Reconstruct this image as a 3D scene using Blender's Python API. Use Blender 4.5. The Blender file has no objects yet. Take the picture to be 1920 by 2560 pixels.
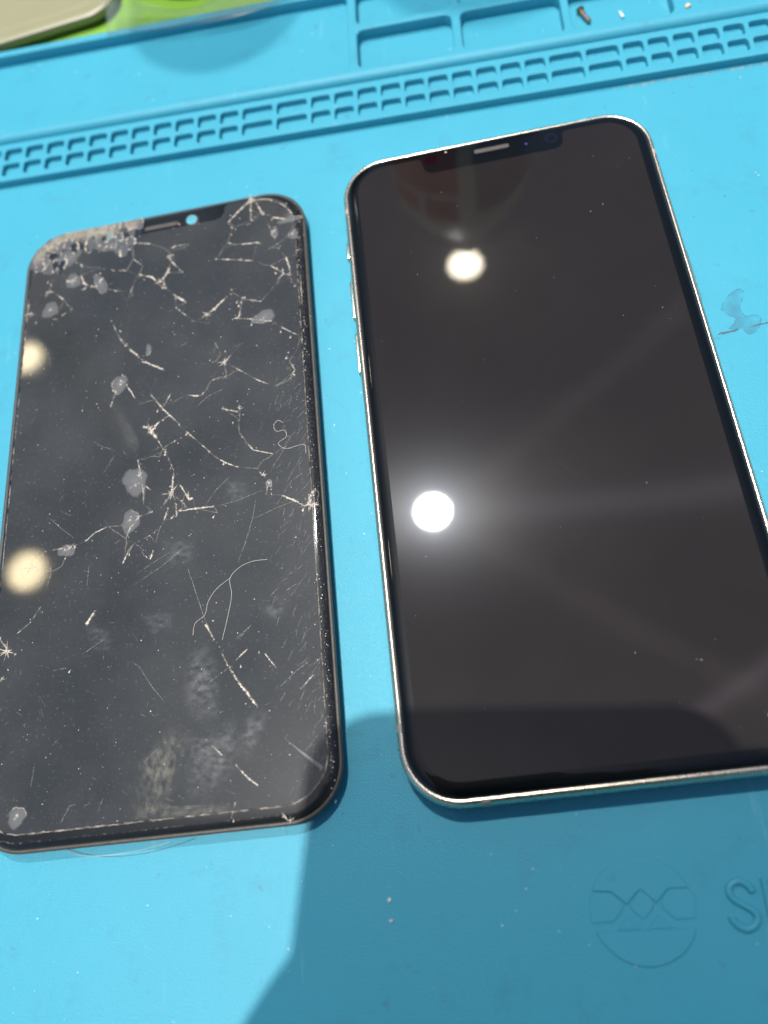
import bpy, bmesh, math, random
from mathutils import Vector, Matrix, Euler
random.seed(7)
MM = 0.001
sc = bpy.context.scene
COL = sc.collection

# ------------------------------------------------------------------ camera
cam_d = bpy.data.cameras.new('camera')
cam = bpy.data.objects.new('camera', cam_d); COL.objects.link(cam)
cam.location = tuple(v*MM for v in (-17.601, -84.819, 161.409))
cam.rotation_euler = (0.385955, 0.160725, -0.097535)
cam_d.sensor_fit = 'HORIZONTAL'; cam_d.sensor_width = 36.0; cam_d.lens = 37.6932
cam_d.clip_start = 0.004; cam_d.clip_end = 60.0
cam_d.dof.use_dof = True; cam_d.dof.focus_distance = 0.172; cam_d.dof.aperture_fstop = 11.5
sc.camera = cam

# ------------------------------------------------------------------ world, sun, exposure
SUN = Vector((-0.111, -0.049, 1.0)).normalized()
el = math.asin(SUN.z); az = math.atan2(SUN.x, SUN.y)
w = bpy.data.worlds.new('World'); sc.world = w; w.use_nodes = True
nt = w.node_tree
sky = nt.nodes.new('ShaderNodeTexSky'); sky.sky_type = 'NISHITA'; sky.sun_disc = False
sky.sun_elevation = el; sky.sun_rotation = az; sky.air_density = 1.0; sky.dust_density = 0.6; sky.ozone_density = 1.0
bg = nt.nodes['Background']; bg.inputs['Strength'].default_value = 0.09
nt.links.new(sky.outputs[0], bg.inputs['Color'])
sd = bpy.data.lights.new('sun', 'SUN'); sd.energy = 3.25; sd.angle = math.radians(0.9); sd.color = (1.0, 0.965, 0.91)
so = bpy.data.objects.new('sun', sd); COL.objects.link(so)
so.rotation_euler = SUN.to_track_quat('Z', 'Y').to_euler(); so.location = SUN*3
sc.view_settings.view_transform = 'Standard'; sc.view_settings.look = 'None'
sc.view_settings.exposure = 0.20; sc.view_settings.gamma = 1.0; sc.view_settings.use_curve_mapping = False
sc.render.engine = 'CYCLES'
sc.cycles.use_denoising = True; sc.cycles.max_bounces = 8; sc.cycles.transparent_max_bounces = 12
sc.cycles.caustics_reflective = True; sc.cycles.sample_clamp_indirect = 6.0; sc.cycles.blur_glossy = 0.3

# ------------------------------------------------------------------ materials
def new_mat(name):
    m = bpy.data.materials.new(name); m.use_nodes = True
    return m, m.node_tree.nodes, m.node_tree.links, m.node_tree.nodes['Principled BSDF']
def pmat(name, col, rough=0.5, metal=0.0, spec=0.5, coat=0.0, coat_rough=0.03, noise=0.0, nscale=200.0, bump=0.0, bscale=1500.0, bdist=0.0002, rvar=0.0, trans=0.0):
    m, N, L, b = new_mat(name)
    b.inputs['Base Color'].default_value = (*col, 1); b.inputs['Roughness'].default_value = rough
    b.inputs['Metallic'].default_value = metal; b.inputs['Specular IOR Level'].default_value = spec
    b.inputs['Coat Weight'].default_value = coat; b.inputs['Coat Roughness'].default_value = coat_rough
    tc = N.new('ShaderNodeTexCoord')
    if noise:
        nz = N.new('ShaderNodeTexNoise'); nz.inputs['Scale'].default_value = nscale; nz.inputs['Detail'].default_value = 5
        L.new(tc.outputs['Object'], nz.inputs['Vector'])
        mx = N.new('ShaderNodeMix'); mx.data_type = 'RGBA'
        mx.inputs['A'].default_value = (*[c*(1-noise) for c in col], 1); mx.inputs['B'].default_value = (*[min(1, c*(1+noise)) for c in col], 1)
        L.new(nz.outputs['Fac'], mx.inputs['Factor']); L.new(mx.outputs['Result'], b.inputs['Base Color'])
        if rvar:
            mr = N.new('ShaderNodeMapRange'); mr.inputs['To Min'].default_value = rough-rvar; mr.inputs['To Max'].default_value = rough+rvar
            L.new(nz.outputs['Fac'], mr.inputs['Value']); L.new(mr.outputs['Result'], b.inputs['Roughness'])
    if bump:
        n2 = N.new('ShaderNodeTexNoise'); n2.inputs['Scale'].default_value = bscale; n2.inputs['Detail'].default_value = 3
        L.new(tc.outputs['Object'], n2.inputs['Vector'])
        bp = N.new('ShaderNodeBump'); bp.inputs['Strength'].default_value = bump; bp.inputs['Distance'].default_value = bdist
        L.new(n2.outputs['Fac'], bp.inputs['Height']); L.new(bp.outputs['Normal'], b.inputs['Normal'])
    return m
def film_mat(name, col, alpha, rough=0.5, nscale=400.0, lo=0.35, hi=0.65, stretch=None, fall=False, spec=0.5, rot=0.0):
    """a thin translucent deposit: principled mixed with transparent by a noise mask"""
    m, N, L, b = new_mat(name)
    b.inputs['Base Color'].default_value = (*col, 1); b.inputs['Roughness'].default_value = rough; b.inputs['Specular IOR Level'].default_value = spec
    tc = N.new('ShaderNodeTexCoord'); mp = N.new('ShaderNodeMapping')
    if stretch: mp.inputs['Scale'].default_value = stretch
    mp.inputs['Rotation'].default_value = (0, 0, rot)
    L.new(tc.outputs['Object'], mp.inputs['Vector'])
    nz = N.new('ShaderNodeTexNoise'); nz.inputs['Scale'].default_value = nscale; nz.inputs['Detail'].default_value = 4
    L.new(mp.outputs['Vector'], nz.inputs['Vector'])
    mr = N.new('ShaderNodeMapRange'); mr.inputs['From Min'].default_value = lo; mr.inputs['From Max'].default_value = hi
    mr.inputs['To Max'].default_value = alpha
    L.new(nz.outputs['Fac'], mr.inputs['Value'])
    out = mr.outputs['Result']
    if fall:
        at = N.new('ShaderNodeAttribute'); at.attribute_name = 'edge'
        mu = N.new('ShaderNodeMath'); mu.operation = 'MULTIPLY'
        L.new(out, mu.inputs[0]); L.new(at.outputs['Fac'], mu.inputs[1]); out = mu.outputs[0]
    tr = N.new('ShaderNodeBsdfTransparent'); ms = N.new('ShaderNodeMixShader')
    L.new(out, ms.inputs['Fac']); L.new(tr.outputs[0], ms.inputs[1]); L.new(b.outputs[0], ms.inputs[2])
    L.new(ms.outputs[0], N['Material Output'].inputs['Surface'])
    return m
def emit_mat(name, col, s):
    m, N, L, b = new_mat(name); e = N.new('ShaderNodeEmission')
    e.inputs['Color'].default_value = (*col, 1); e.inputs['Strength'].default_value = s
    L.new(e.outputs[0], N['Material Output'].inputs['Surface']); return m

def silicone():
    m, N, L, b = new_mat('blue_silicone')
    tc = N.new('ShaderNodeTexCoord')
    n1 = N.new('ShaderNodeTexNoise'); n1.inputs['Scale'].default_value = 45; n1.inputs['Detail'].default_value = 6
    n2 = N.new('ShaderNodeTexNoise'); n2.inputs['Scale'].default_value = 600; n2.inputs['Detail'].default_value = 3
    for n in (n1, n2): L.new(tc.outputs['Object'], n.inputs['Vector'])
    mx = N.new('ShaderNodeMix'); mx.data_type = 'RGBA'
    mx.inputs['A'].default_value = (0.043, 0.312, 0.428, 1); mx.inputs['B'].default_value = (0.054, 0.340, 0.462, 1)
    L.new(n1.outputs['Fac'], mx.inputs['Factor'])
    # dull grime speckle
    r = N.new('ShaderNodeMapRange'); r.inputs['From Min'].default_value = 0.70; r.inputs['From Max'].default_value = 0.80; r.inputs['To Max'].default_value = 0.35
    L.new(n2.outputs['Fac'], r.inputs['Value'])
    m2 = N.new('ShaderNodeMix'); m2.data_type = 'RGBA'; m2.inputs['B'].default_value = (0.05, 0.22, 0.30, 1)
    L.new(r.outputs['Result'], m2.inputs['Factor']); L.new(mx.outputs['Result'], m2.inputs['A'])
    def layer(prev, scale, stretch, lo, hi, amt, colr, rot=0.0):
        mp = N.new('ShaderNodeMapping'); mp.inputs['Scale'].default_value = stretch; mp.inputs['Rotation'].default_value = (0, 0, rot)
        L.new(tc.outputs['Object'], mp.inputs['Vector'])
        nz = N.new('ShaderNodeTexNoise'); nz.inputs['Scale'].default_value = scale; nz.inputs['Detail'].default_value = 5; nz.inputs['Roughness'].default_value = 0.65
        L.new(mp.outputs['Vector'], nz.inputs['Vector'])
        q = N.new('ShaderNodeMapRange'); q.inputs['From Min'].default_value = lo; q.inputs['From Max'].default_value = hi; q.inputs['To Max'].default_value = amt
        L.new(nz.outputs['Fac'], q.inputs['Value'])
        mm = N.new('ShaderNodeMix'); mm.data_type = 'RGBA'; mm.inputs['B'].default_value = (*colr, 1)
        L.new(q.outputs['Result'], mm.inputs['Factor']); L.new(prev, mm.inputs['A']); return mm.outputs['Result']
    c_ = layer(m2.outputs['Result'], 95, (1, 1, 1), 0.56, 0.76, 0.42, (0.05, 0.22, 0.32))
    c_ = layer(c_, 210, (1, 1, 1), 0.645, 0.76, 0.75, (0.06, 0.17, 0.23))
    c_ = layer(c_, 300, (1, 0.12, 1), 0.64, 0.80, 0.40, (0.22, 0.52, 0.62), 0.7)
    c_ = layer(c_, 300, (0.12, 1, 1), 0.70, 0.84, 0.30, (0.24, 0.54, 0.64), 0.4)
    c_ = layer(c_, 1500, (1, 1, 1), 0.70, 0.80, 0.40, (0.30, 0.62, 0.70))  # sparkle of the mat painted into its colour as pale specks
    L.new(c_, b.inputs['Base Color'])
    b.inputs['Roughness'].default_value = 0.5; b.inputs['Specular IOR Level'].default_value = 0.22
    b.inputs['Subsurface Weight'].default_value = 0.0
    n3 = N.new('ShaderNodeTexNoise'); n3.inputs['Scale'].default_value = 2600; n3.inputs['Detail'].default_value = 2
    L.new(tc.outputs['Object'], n3.inputs['Vector'])
    bp = N.new('ShaderNodeBump'); bp.inputs['Strength'].default_value = 0.5; bp.inputs['Distance'].default_value = 0.00012
    L.new(n3.outputs['Fac'], bp.inputs['Height']); L.new(bp.outputs['Normal'], b.inputs['Normal'])
    b2 = N.new('ShaderNodeBump'); b2.inputs['Strength'].default_value = 1.0; b2.inputs['Distance'].default_value = 0.00022
    n4 = N.new('ShaderNodeTexNoise'); n4.inputs['Scale'].default_value = 2200; n4.inputs['Detail'].default_value = 3
    L.new(tc.outputs['Object'], n4.inputs['Vector']); L.new(n4.outputs['Fac'], b2.inputs['Height']); L.new(b2.outputs['Normal'], b.inputs['Coat Normal'])
    b.inputs['Coat Weight'].default_value = 0.22; b.inputs['Coat Roughness'].default_value = 0.16; b.inputs['Coat IOR'].default_value = 1.4
    return m

def glass_face(name, col, haze=None, base_rough=0.38, coat_rough=0.025, fine=0.0, aniso=0.0):
    """black cover glass seen from outside: dull layer below, sharp clear coat above"""
    m, N, L, b = new_mat(name)
    b.inputs['Base Color'].default_value = (*col, 1)
    b.inputs['Roughness'].default_value = base_rough; b.inputs['Specular IOR Level'].default_value = 0.08
    b.inputs['Coat Weight'].default_value = 1.0; b.inputs['Coat Roughness'].default_value = coat_rough; b.inputs['Coat IOR'].default_value = 1.37
    if aniso:
        b.inputs['Anisotropic'].default_value = aniso
        cv = N.new('ShaderNodeCombineXYZ'); cv.inputs[0].default_value = 1.0; cv.inputs[1].default_value = -0.06
        L.new(cv.outputs[0], b.inputs['Tangent']); b.inputs['Specular IOR Level'].default_value = 0.04
        # the pixel grid of the panel scatters light into six faint coloured streaks
        prev = b.outputs[0]
        for ang_, rg, colr in ((84, .34, (.0016, .0016, .0020)), (-6, .20, (.0004, .00042, .0005)), (52, .28, (.0006, .0005, .0005)), (116, .28, (.0006, .0005, .0006)), (20, .13, (.0006, .0008, .0011))):
            gl = N.new('ShaderNodeBsdfGlossy'); gl.inputs['Color'].default_value = (*colr, 1); gl.inputs['Roughness'].default_value = rg; gl.inputs['Anisotropy'].default_value = .93 if rg > .2 else 0.0
            tv = N.new('ShaderNodeCombineXYZ'); tv.inputs[0].default_value = math.cos(math.radians(ang_)); tv.inputs[1].default_value = math.sin(math.radians(ang_)); L.new(tv.outputs[0], gl.inputs['Tangent'])
            ad = N.new('ShaderNodeAddShader'); L.new(prev, ad.inputs[0]); L.new(gl.outputs[0], ad.inputs[1]); prev = ad.outputs[0]
        L.new(prev, N['Material Output'].inputs['Surface'])
    if haze:
        tc = N.new('ShaderNodeTexCoord')
        n1 = N.new('ShaderNodeTexNoise'); n1.inputs['Scale'].default_value = 38; n1.inputs['Detail'].default_value = 7; n1.inputs['Roughness'].default_value = 0.6
        L.new(tc.outputs['Object'], n1.inputs['Vector'])
        mr = N.new('ShaderNodeMapRange'); mr.inputs['From Min'].default_value = 0.36; mr.inputs['From Max'].default_value = 0.72
        L.new(n1.outputs['Fac'], mr.inputs['Value'])
        mx = N.new('ShaderNodeMix'); mx.data_type = 'RGBA'
        mx.inputs['A'].default_value = (*col, 1); mx.inputs['B'].default_value = (*haze, 1)
        L.new(mr.outputs['Result'], mx.inputs['Factor'])
        # fine dust grains
        n2 = N.new('ShaderNodeTexNoise'); n2.inputs['Scale'].default_value = 1500; n2.inputs['Detail'].default_value = 2
        L.new(tc.outputs['Object'], n2.inputs['Vector'])
        m2 = N.new('ShaderNodeMapRange'); m2.inputs['From Min'].default_value = 0.62; m2.inputs['From Max'].default_value = 0.82; m2.inputs['To Max'].default_value = fine
        L.new(n2.outputs['Fac'], m2.inputs['Value'])
        mx2 = N.new('ShaderNodeMix'); mx2.data_type = 'RGBA'; mx2.inputs['B'].default_value = (0.30, 0.29, 0.27, 1)
        L.new(m2.outputs['Result'], mx2.inputs['Factor']); L.new(mx.outputs['Result'], mx2.inputs['A'])
        L.new(mx2.outputs['Result'], b.inputs['Base Color'])
    return m

M = {}
M['mat'] = silicone()
M['steel'] = pmat('polished_steel', (0.72, 0.63, 0.50), 0.28, 1.0, noise=0.05, nscale=900, rvar=0.05)
M['band'] = pmat('antenna_plastic', (0.40, 0.36, 0.29), 0.5)
M['gasket'] = pmat('black_gasket', (0.012, 0.012, 0.013), 0.35)
M['cover'] = glass_face('black_cover_glass', (0.0012, 0.0022, 0.0028))
M['panel'] = glass_face('dark_display', (0.0156, 0.0130, 0.0116), haze=(0.0196, 0.0163, 0.0150), base_rough=0.21, aniso=0.5)
M['cover_old'] = glass_face('dusty_black_glass', (0.006, 0.008, 0.010), haze=(0.016, 0.017, 0.018), coat_rough=0.05, fine=0.05)
M['panel_old'] = glass_face('dusty_display', (0.028, 0.032, 0.035), haze=(0.050, 0.052, 0.053), base_rough=0.33, coat_rough=0.04, fine=0.25)
M['bracket'] = pmat('worn_brown_bracket', (0.055, 0.047, 0.040), 0.45, noise=0.4, nscale=700, bump=0.3, bscale=2500)
M['shield'] = pmat('metal_back_shield', (0.25, 0.25, 0.26), 0.4, 0.9)
M['crack'] = film_mat('fractured_glass', (0.66, 0.58, 0.48), 1.0, 0.35, 2400, 0.30, 0.52, fall=True)
M['flake'] = film_mat('cream_glass_powder', (0.50, 0.44, 0.34), 0.9, 0.5, 450, 0.22, 0.75, fall=True)
M['haze'] = film_mat('grey_glass_haze', (0.20, 0.205, 0.205), 0.8, 0.4, 500, 0.2, 0.6, fall=True)
M['hole_view'] = pmat('mat_through_hole', (0.10, 0.36, 0.44), 0.3, noise=0.5, nscale=500, coat=0.6)  # colour stands for the lit mat behind the camera hole
M['scratch'] = film_mat('scratch_haze', (0.50, 0.48, 0.45), 0.42, 0.4, 2500, 0.35, 0.6)
M['lift'] = film_mat('lifted_glass', (0.165, 0.17, 0.175), 0.9, 0.35, 300, 0.05, 0.35, fall=True)
M['shard1'] = pmat('grey_shard', (0.088, 0.092, 0.095), 0.25, noise=0.12, nscale=300, coat=0.6)
M['shard2'] = pmat('cream_shard', (0.19, 0.175, 0.15), 0.35, noise=0.3, nscale=500)
M['shard3'] = pmat('black_shard', (0.02, 0.024, 0.027), 0.1, coat=0.8)
M['shard4'] = pmat('teal_shard', (0.16, 0.22, 0.21), 0.3, noise=0.3, nscale=1500)
M['smudge'] = film_mat('greasy_smudge', (0.26, 0.25, 0.21), 0.55, 0.5, 1000, 0.34, 0.74, stretch=(1, 0.55, 1), fall=True, rot=0.5)
M['smudge2'] = film_mat('wiped_smudge', (0.21, 0.22, 0.23), 0.50, 0.5, 1000, 0.34, 0.76, stretch=(0.6, 1, 1), fall=True, rot=0.7)
M['fluff'] = pmat('pale_fibre', (0.62, 0.58, 0.52), 0.6)
M['darkhair'] = pmat('brown_hair', (0.10, 0.08, 0.06), 0.5)
M['dustline'] = film_mat('edge_dust', (0.45, 0.40, 0.33), 0.75, 0.7, 420, 0.38, 0.66)
M['speck'] = pmat('pale_speck', (0.72, 0.70, 0.66), 0.6)
M['greyspeck'] = pmat('grey_speck', (0.05, 0.12, 0.16), 0.7)
M['copper'] = pmat('coppery_steel', (0.62, 0.42, 0.28), 0.28, 1.0, noise=0.3, nscale=2500)
M['darksteel'] = pmat('dark_steel', (0.28, 0.24, 0.19), 0.3, 1.0)
M['lock'] = pmat('blue_threadlock', (0.16, 0.18, 0.36), 0.5)
M['crumb'] = pmat('beige_crumb', (0.72, 0.55, 0.36), 0.7, noise=0.3, nscale=2500, bump=0.5, bscale=2500)
M['white_crumb'] = pmat('white_crumb', (0.72, 0.70, 0.64), 0.7, bump=0.5, bscale=2500)
M['green'] = pmat('lime_plastic', (0.20, 0.40, 0.04), 0.45, noise=0.06, nscale=40, bump=0.1, bscale=1200)
M['case'] = pmat('beige_silicone', (0.27, 0.26, 0.15), 0.36, noise=0.10, nscale=50)
M['film'] = film_mat('clear_film', (0.24, 0.30, 0.28), 0.26, 0.2, 90, 0.2, 0.8)
M['table'] = pmat('grey_bench', (0.22, 0.21, 0.20), 0.6, noise=0.15, nscale=30)
M['stain'] = film_mat('dried_residue', (0.07, 0.27, 0.38), 0.5, 0.6, 250, 0.3, 0.7)
M['stainline'] = film_mat('dark_mark', (0.07, 0.12, 0.15), 0.9, 0.6, 700, 0.3, 0.6)
M['grime'] = film_mat('brownish_grime', (0.45, 0.40, 0.32), 0.8, 0.7, 900, 0.35, 0.6)
M['grille'] = pmat('speaker_mesh', (0.20, 0.175, 0.15), 0.5, 0.3, noise=0.3, nscale=3000)
M['lens'] = pmat('lens_black', (0.002, 0.0025, 0.004), 0.05, coat=1.0)
M['glint'] = pmat('violet_lens', (0.06, 0.05, 0.22), 0.1, coat=1.0)
M['black'] = pmat('black_case', (0.004, 0.004, 0.005), 0.5)
M['skin'] = pmat('skin', (0.42, 0.26, 0.19), 0.5, noise=0.1, nscale=60)
M['shirt'] = pmat('dark_shirt', (0.035, 0.035, 0.04), 0.9, noise=0.2, nscale=300)
M['hairdark'] = pmat('dark_hair', (0.015, 0.012, 0.010), 0.6)
M['white_plastic'] = pmat('white_plastic', (0.85, 0.85, 0.83), 0.3)
def translucent(name, col, amt):
    m, N, L, b = new_mat(name); b.inputs['Base Color'].default_value = (*col, 1); b.inputs['Roughness'].default_value = 0.35
    tr = N.new('ShaderNodeBsdfTranslucent'); tr.inputs['Color'].default_value = (*col, 1); ms = N.new('ShaderNodeMixShader'); ms.inputs['Fac'].default_value = amt
    L.new(b.outputs[0], ms.inputs[1]); L.new(tr.outputs[0], ms.inputs[2]); L.new(ms.outputs[0], N['Material Output'].inputs['Surface']); return m
M['milky'] = translucent('milky_plastic', (0.88, 0.88, 0.86), 0.6)
M['red_label'] = translucent('red_label', (0.62, 0.02, 0.035), 0.6)
M['blue_label'] = translucent('navy_label', (0.16, 0.18, 0.45), 0.55)
M['dark_bottle'] = pmat('dark_bottle', (0.015, 0.02, 0.04), 0.3)
M['lamp_can'] = pmat('lamp_can', (0.6, 0.6, 0.6), 0.5)

# ------------------------------------------------------------------ mesh helpers
def tag(o, label=None, cat=None, group=None, kind=None):
    for k, v in (('label', label), ('category', cat), ('group', group), ('kind', kind)):
        if v: o[k] = v
    return o
def empty(name, loc=(0, 0, 0), rot=(0, 0, 0), **kw):
    o = bpy.data.objects.new(name, None); COL.objects.link(o)
    o.location = [v*MM for v in loc]; o.rotation_euler = rot; o.empty_display_size = 0.01
    return tag(o, **kw)
def link(name, me, parent=None, mat=None, smooth=False, loc=None, rot=None):
    o = bpy.data.objects.new(name, me); COL.objects.link(o)
    if parent: o.parent = parent
    if mat is not None:
        me.materials.clear()
        for m in (mat if isinstance(mat, (list, tuple)) else [mat]): me.materials.append(m)
    if smooth:
        for f in me.polygons: f.use_smooth = True
    if loc: o.location = [v*MM for v in loc]
    if rot: o.rotation_euler = rot
    return o
def mesh(name, verts, faces, parent=None, mat=None, smooth=False, mids=None, **kw):
    me = bpy.data.meshes.new(name)
    me.from_pydata([tuple(c*MM for c in v) for v in verts], [], faces)
    o = link(name, me, parent, mat, smooth, **kw)
    if mids: me.polygons.foreach_set('material_index', mids)
    me.update()
    return o
def rr(hw, hh, r, n=14, extra=()):
    """outline of a rounded rectangle, counter-clockwise from the right side; extra: {side: [coords]} points on straights"""
    r = max(r, 0.02); pts = []
    for k, (cx, cy) in enumerate(((hw-r, hh-r), (-hw+r, hh-r), (-hw+r, -hh+r), (hw-r, -hh+r))):
        for i in range(n+1):
            a = math.pi/2*(k+i/n); pts.append((cx+r*math.cos(a), cy+r*math.sin(a)))
    return pts
def loft(name, rings, parent=None, mat=None, cap0=True, cap1=True, smooth=True, auto=35, **kw):
    n = len(rings[0]); V = [v for r in rings for v in r]; F = []
    for k in range(len(rings)-1):
        for i in range(n):
            j = (i+1) % n; F.append((k*n+i, k*n+j, (k+1)*n+j, (k+1)*n+i))
    if cap0: F.append(tuple(range(n-1, -1, -1)))
    if cap1: F.append(tuple(range((len(rings)-1)*n, len(rings)*n)))
    o = mesh(name, V, F, parent, mat, False, **kw)
    if smooth: shade_auto(o, auto)
    return o
def shade_auto(o, deg=35):
    me = o.data
    for f in me.polygons: f.use_smooth = True
    bm = bmesh.new(); bm.from_mesh(me)
    for e in bm.edges:
        if len(e.link_faces) == 2 and e.calc_face_angle(0) > math.radians(deg): e.smooth = False
    bm.to_mesh(me); bm.free()
def ring(hw, hh, r, inset, z, n=14): return [(x, y, z) for x, y in rr(hw-inset, hh-inset, r-inset, n)]
def prism(name, poly, z0, z1, parent=None, mat=None, bev=0.0, **kw):
    n = len(poly)
    a = sum(poly[i][0]*poly[(i+1) % n][1]-poly[(i+1) % n][0]*poly[i][1] for i in range(n))
    if a < 0: poly = poly[::-1]
    if bev:
        cx = sum(p[0] for p in poly)/n; cy = sum(p[1] for p in poly)/n
        sh = []
        for i in range(n):
            p0, p1, p2 = poly[i-1], poly[i], poly[(i+1) % n]
            d1 = Vector((p1[0]-p0[0], p1[1]-p0[1])).normalized(); d2 = Vector((p2[0]-p1[0], p2[1]-p1[1])).normalized()
            nn = Vector((-(d1.y+d2.y), d1.x+d2.x)); nn = nn.normalized()*bev if nn.length > 1e-6 else Vector((0, 0))
            sh.append((p1[0]+nn.x, p1[1]+nn.y))
        rings = [[(*p, z0) for p in poly], [(*p, z1-bev) for p in poly], [(*p, z1) for p in sh]]
    else: rings = [[(*p, z0) for p in poly], [(*p, z1) for p in poly]]
    return loft(name, rings, parent, mat, True, True, bool(bev), 25, **kw)
def tube(name, pts, r, parent=None, mat=None, seg=6, flat=1.0, **kw):
    """tube along pts (mm); r a number or list"""
    rings = []
    for i, p in enumerate(pts):
        a = Vector(pts[max(i-1, 0)]); b = Vector(pts[min(i+1, len(pts)-1)])
        d = (b-a).normalized(); up = Vector((0, 0, 1)) if abs(d.z) < 0.9 else Vector((0, 1, 0))
        s = d.cross(up).normalized(); u = s.cross(d).normalized()
        rad = r[i] if isinstance(r, (list, tuple)) else r
        rings.append([tuple(Vector(p)+s*rad*math.cos(2*math.pi*k/seg)+u*rad*flat*math.sin(2*math.pi*k/seg)) for k in range(seg)])
    return loft(name, rings, parent, mat, True, True, True, 60, **kw)
def catmull(pts, n=6):
    P = [Vector(p) for p in pts]; out = []
    for i in range(len(P)-1):
        p0, p1, p2, p3 = P[max(i-1, 0)], P[i], P[i+1], P[min(i+2, len(P)-1)]
        for k in range(n):
            t = k/n
            out.append(0.5*((2*p1)+(-p0+p2)*t+(2*p0-5*p1+4*p2-p3)*t*t+(-p0+3*p1-3*p2+p3)*t**3))
    out.append(P[-1]); return [tuple(v) for v in out]
def plate(name, outer, holes, z0, z1, bev, parent, mat):
    """flat plate with holes and rounded upper edges, from a filled 2-D curve"""
    cu = bpy.data.curves.new(name, 'CURVE'); cu.dimensions = '2D'; cu.fill_mode = 'BOTH'
    cu.extrude = ((z1-z0)/2-bev)*MM; cu.bevel_depth = bev*MM; cu.bevel_resolution = 2
    for pts in [outer]+holes:
        s = cu.splines.new('POLY'); s.points.add(len(pts)-1)
        for q, (x, y) in zip(s.points, pts): q.co = (x*MM, y*MM, 0, 1)
        s.use_cyclic_u = True
    tmp = bpy.data.objects.new('tmp', cu); COL.objects.link(tmp)
    dg = bpy.context.evaluated_depsgraph_get()
    me = bpy.data.meshes.new_from_object(tmp.evaluated_get(dg)); bpy.data.objects.remove(tmp)
    me.transform(Matrix.Translation((0, 0, (z0+z1)/2*MM)))
    me.name = name
    o = link(name, me, parent, mat); shade_auto(o, 50); return o
def rect_pts(u0, u1, v0, v1, r, n=5):
    return [(x+(u0+u1)/2, y+(v0+v1)/2) for x, y in rr((u1-u0)/2, (v1-v0)/2, r, n)]
def blob(name, c, r, parent=None, mat=None, jit=0.25, sub=2, sq=(1, 1, 1), **kw):
    bm = bmesh.new(); bmesh.ops.create_icosphere(bm, subdivisions=sub, radius=1.0)
    rnd = random.Random(hash(c) & 0xffff)
    for v in bm.verts:
        k = 1+jit*(rnd.random()-0.5)*2
        v.co = Vector((c[0]+v.co.x*r*k*sq[0], c[1]+v.co.y*r*k*sq[1], c[2]+v.co.z*r*k*sq[2]))*MM
    me = bpy.data.meshes.new(name); bm.to_mesh(me); bm.free()
    return link(name, me, parent, mat, True, **kw)

# ------------------------------------------------------------------ bench and blue mat
ANG = -0.053435
mesh('tabletop', [(x, y, z) for z in (-30, -2.2) for x, y in ((-600, -330), (600, -330), (600, 700), (-600, 700))],
     [(3, 2, 1, 0), (4, 5, 6, 7), (0, 1, 5, 4), (1, 2, 6, 5), (2, 3, 7, 6), (3, 0, 4, 7)], None, M['table'])['kind'] = 'structure'

mat = empty('repair_mat', (0, 0, 0), (0, 0, ANG), label='bright blue silicone repair mat with moulded cell strip under both phones', cat='repair mat')
U0, U1 = -185, 205
loft('base_sheet', [[(*p, -2.1) for p in rect_pts(U0, U1, -230, 148.0, 6)], [(*p, -0.3) for p in rect_pts(U0, U1, -230, 148.0, 6)],
     [(*p, 0) for p in rect_pts(U0+.3, U1-.3, -229.7, 147.7, 6)]], mat, M['mat'])
RIBS = [-137.13, -130.5, -123.97, -117.33, -110.73, -104.3, -97.71, -91.19, -84.55, -77.94, -71.38, -61.45, -51.57, -44.97, -38.41, -31.87, -25.31, -18.73, -12.21, -5.68, 0.86, 7.39, 13.9, 23.55, 33.12, 39.54, 45.95, 52.29, 58.62, 65.0]
holes = []; b = 0.22
us = [RIBS[0]-6.6*k for k in (7, 6, 5, 4, 3, 2, 1)] + RIBS + [RIBS[-1]+6.45*k for k in range(1, 18)]
for a, c in zip(us, us[1:]):
    for v0, v1 in ((97.8, 102.2), (103.6, 107.95)):
        holes.append(rect_pts(a+0.64-b, c-0.64+b, v0-b, v1+b, 1.0+b))
plate('cell_strip', rect_pts(U0+b, U1-b, 95.7+b, 111.6-b, 0.5), holes, -0.4, 2.5, b, mat, M['mat'])
mesh('cell_floor', [(u, v, z) for z in (-0.2, 0.75) for u, v in ((U0+1, 96.4), (U1-1, 96.4), (U1-1, 111.0), (U0+1, 111.0))],
     [(3, 2, 1, 0), (4, 5, 6, 7), (0, 1, 5, 4), (1, 2, 6, 5), (2, 3, 7, 6), (3, 0, 4, 7)], mat, M['mat'])
# rounded step up to the compartment field
prof = [(110.0, 1.5)]+[(112.3-2.3*math.cos(t*math.pi/2/7), 2.2+2.2*math.sin(t*math.pi/2/7)) for t in range(8)]+[(112.3, 1.0)]
V = [(u, v, z) for u in (U0, U1) for v, z in prof]; n = len(prof)
o = mesh('rounded_step', V, [(i, (i+1) % n, n+(i+1) % n, n+i) for i in range(n)]+[tuple(range(n-1, -1, -1)), tuple(range(n, 2*n))], mat, M['mat']); shade_auto(o, 50)
b = 0.35
comps = [(U0+8, -39.6, 113.4, 145.7)]
for u0, u1 in ((-37.0, -10.2), (-7.7, 19.5), (21.7, 48.1)):
    comps += [(u0, u1, 113.4, 128.6), (u0, u1, 130.95, 145.7)]
plate('compartment_frame', [(U0+b, 112.3), (U1-b, 112.3), (U1-b, 148.2-b), (U0+b, 148.2-b)], [rect_pts(c[0]-b, c[1]+b, c[2]-b, c[3]+b, 2.2+b, 6) for c in comps], 0.2, 4.4, b, mat, M['mat'])
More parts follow.
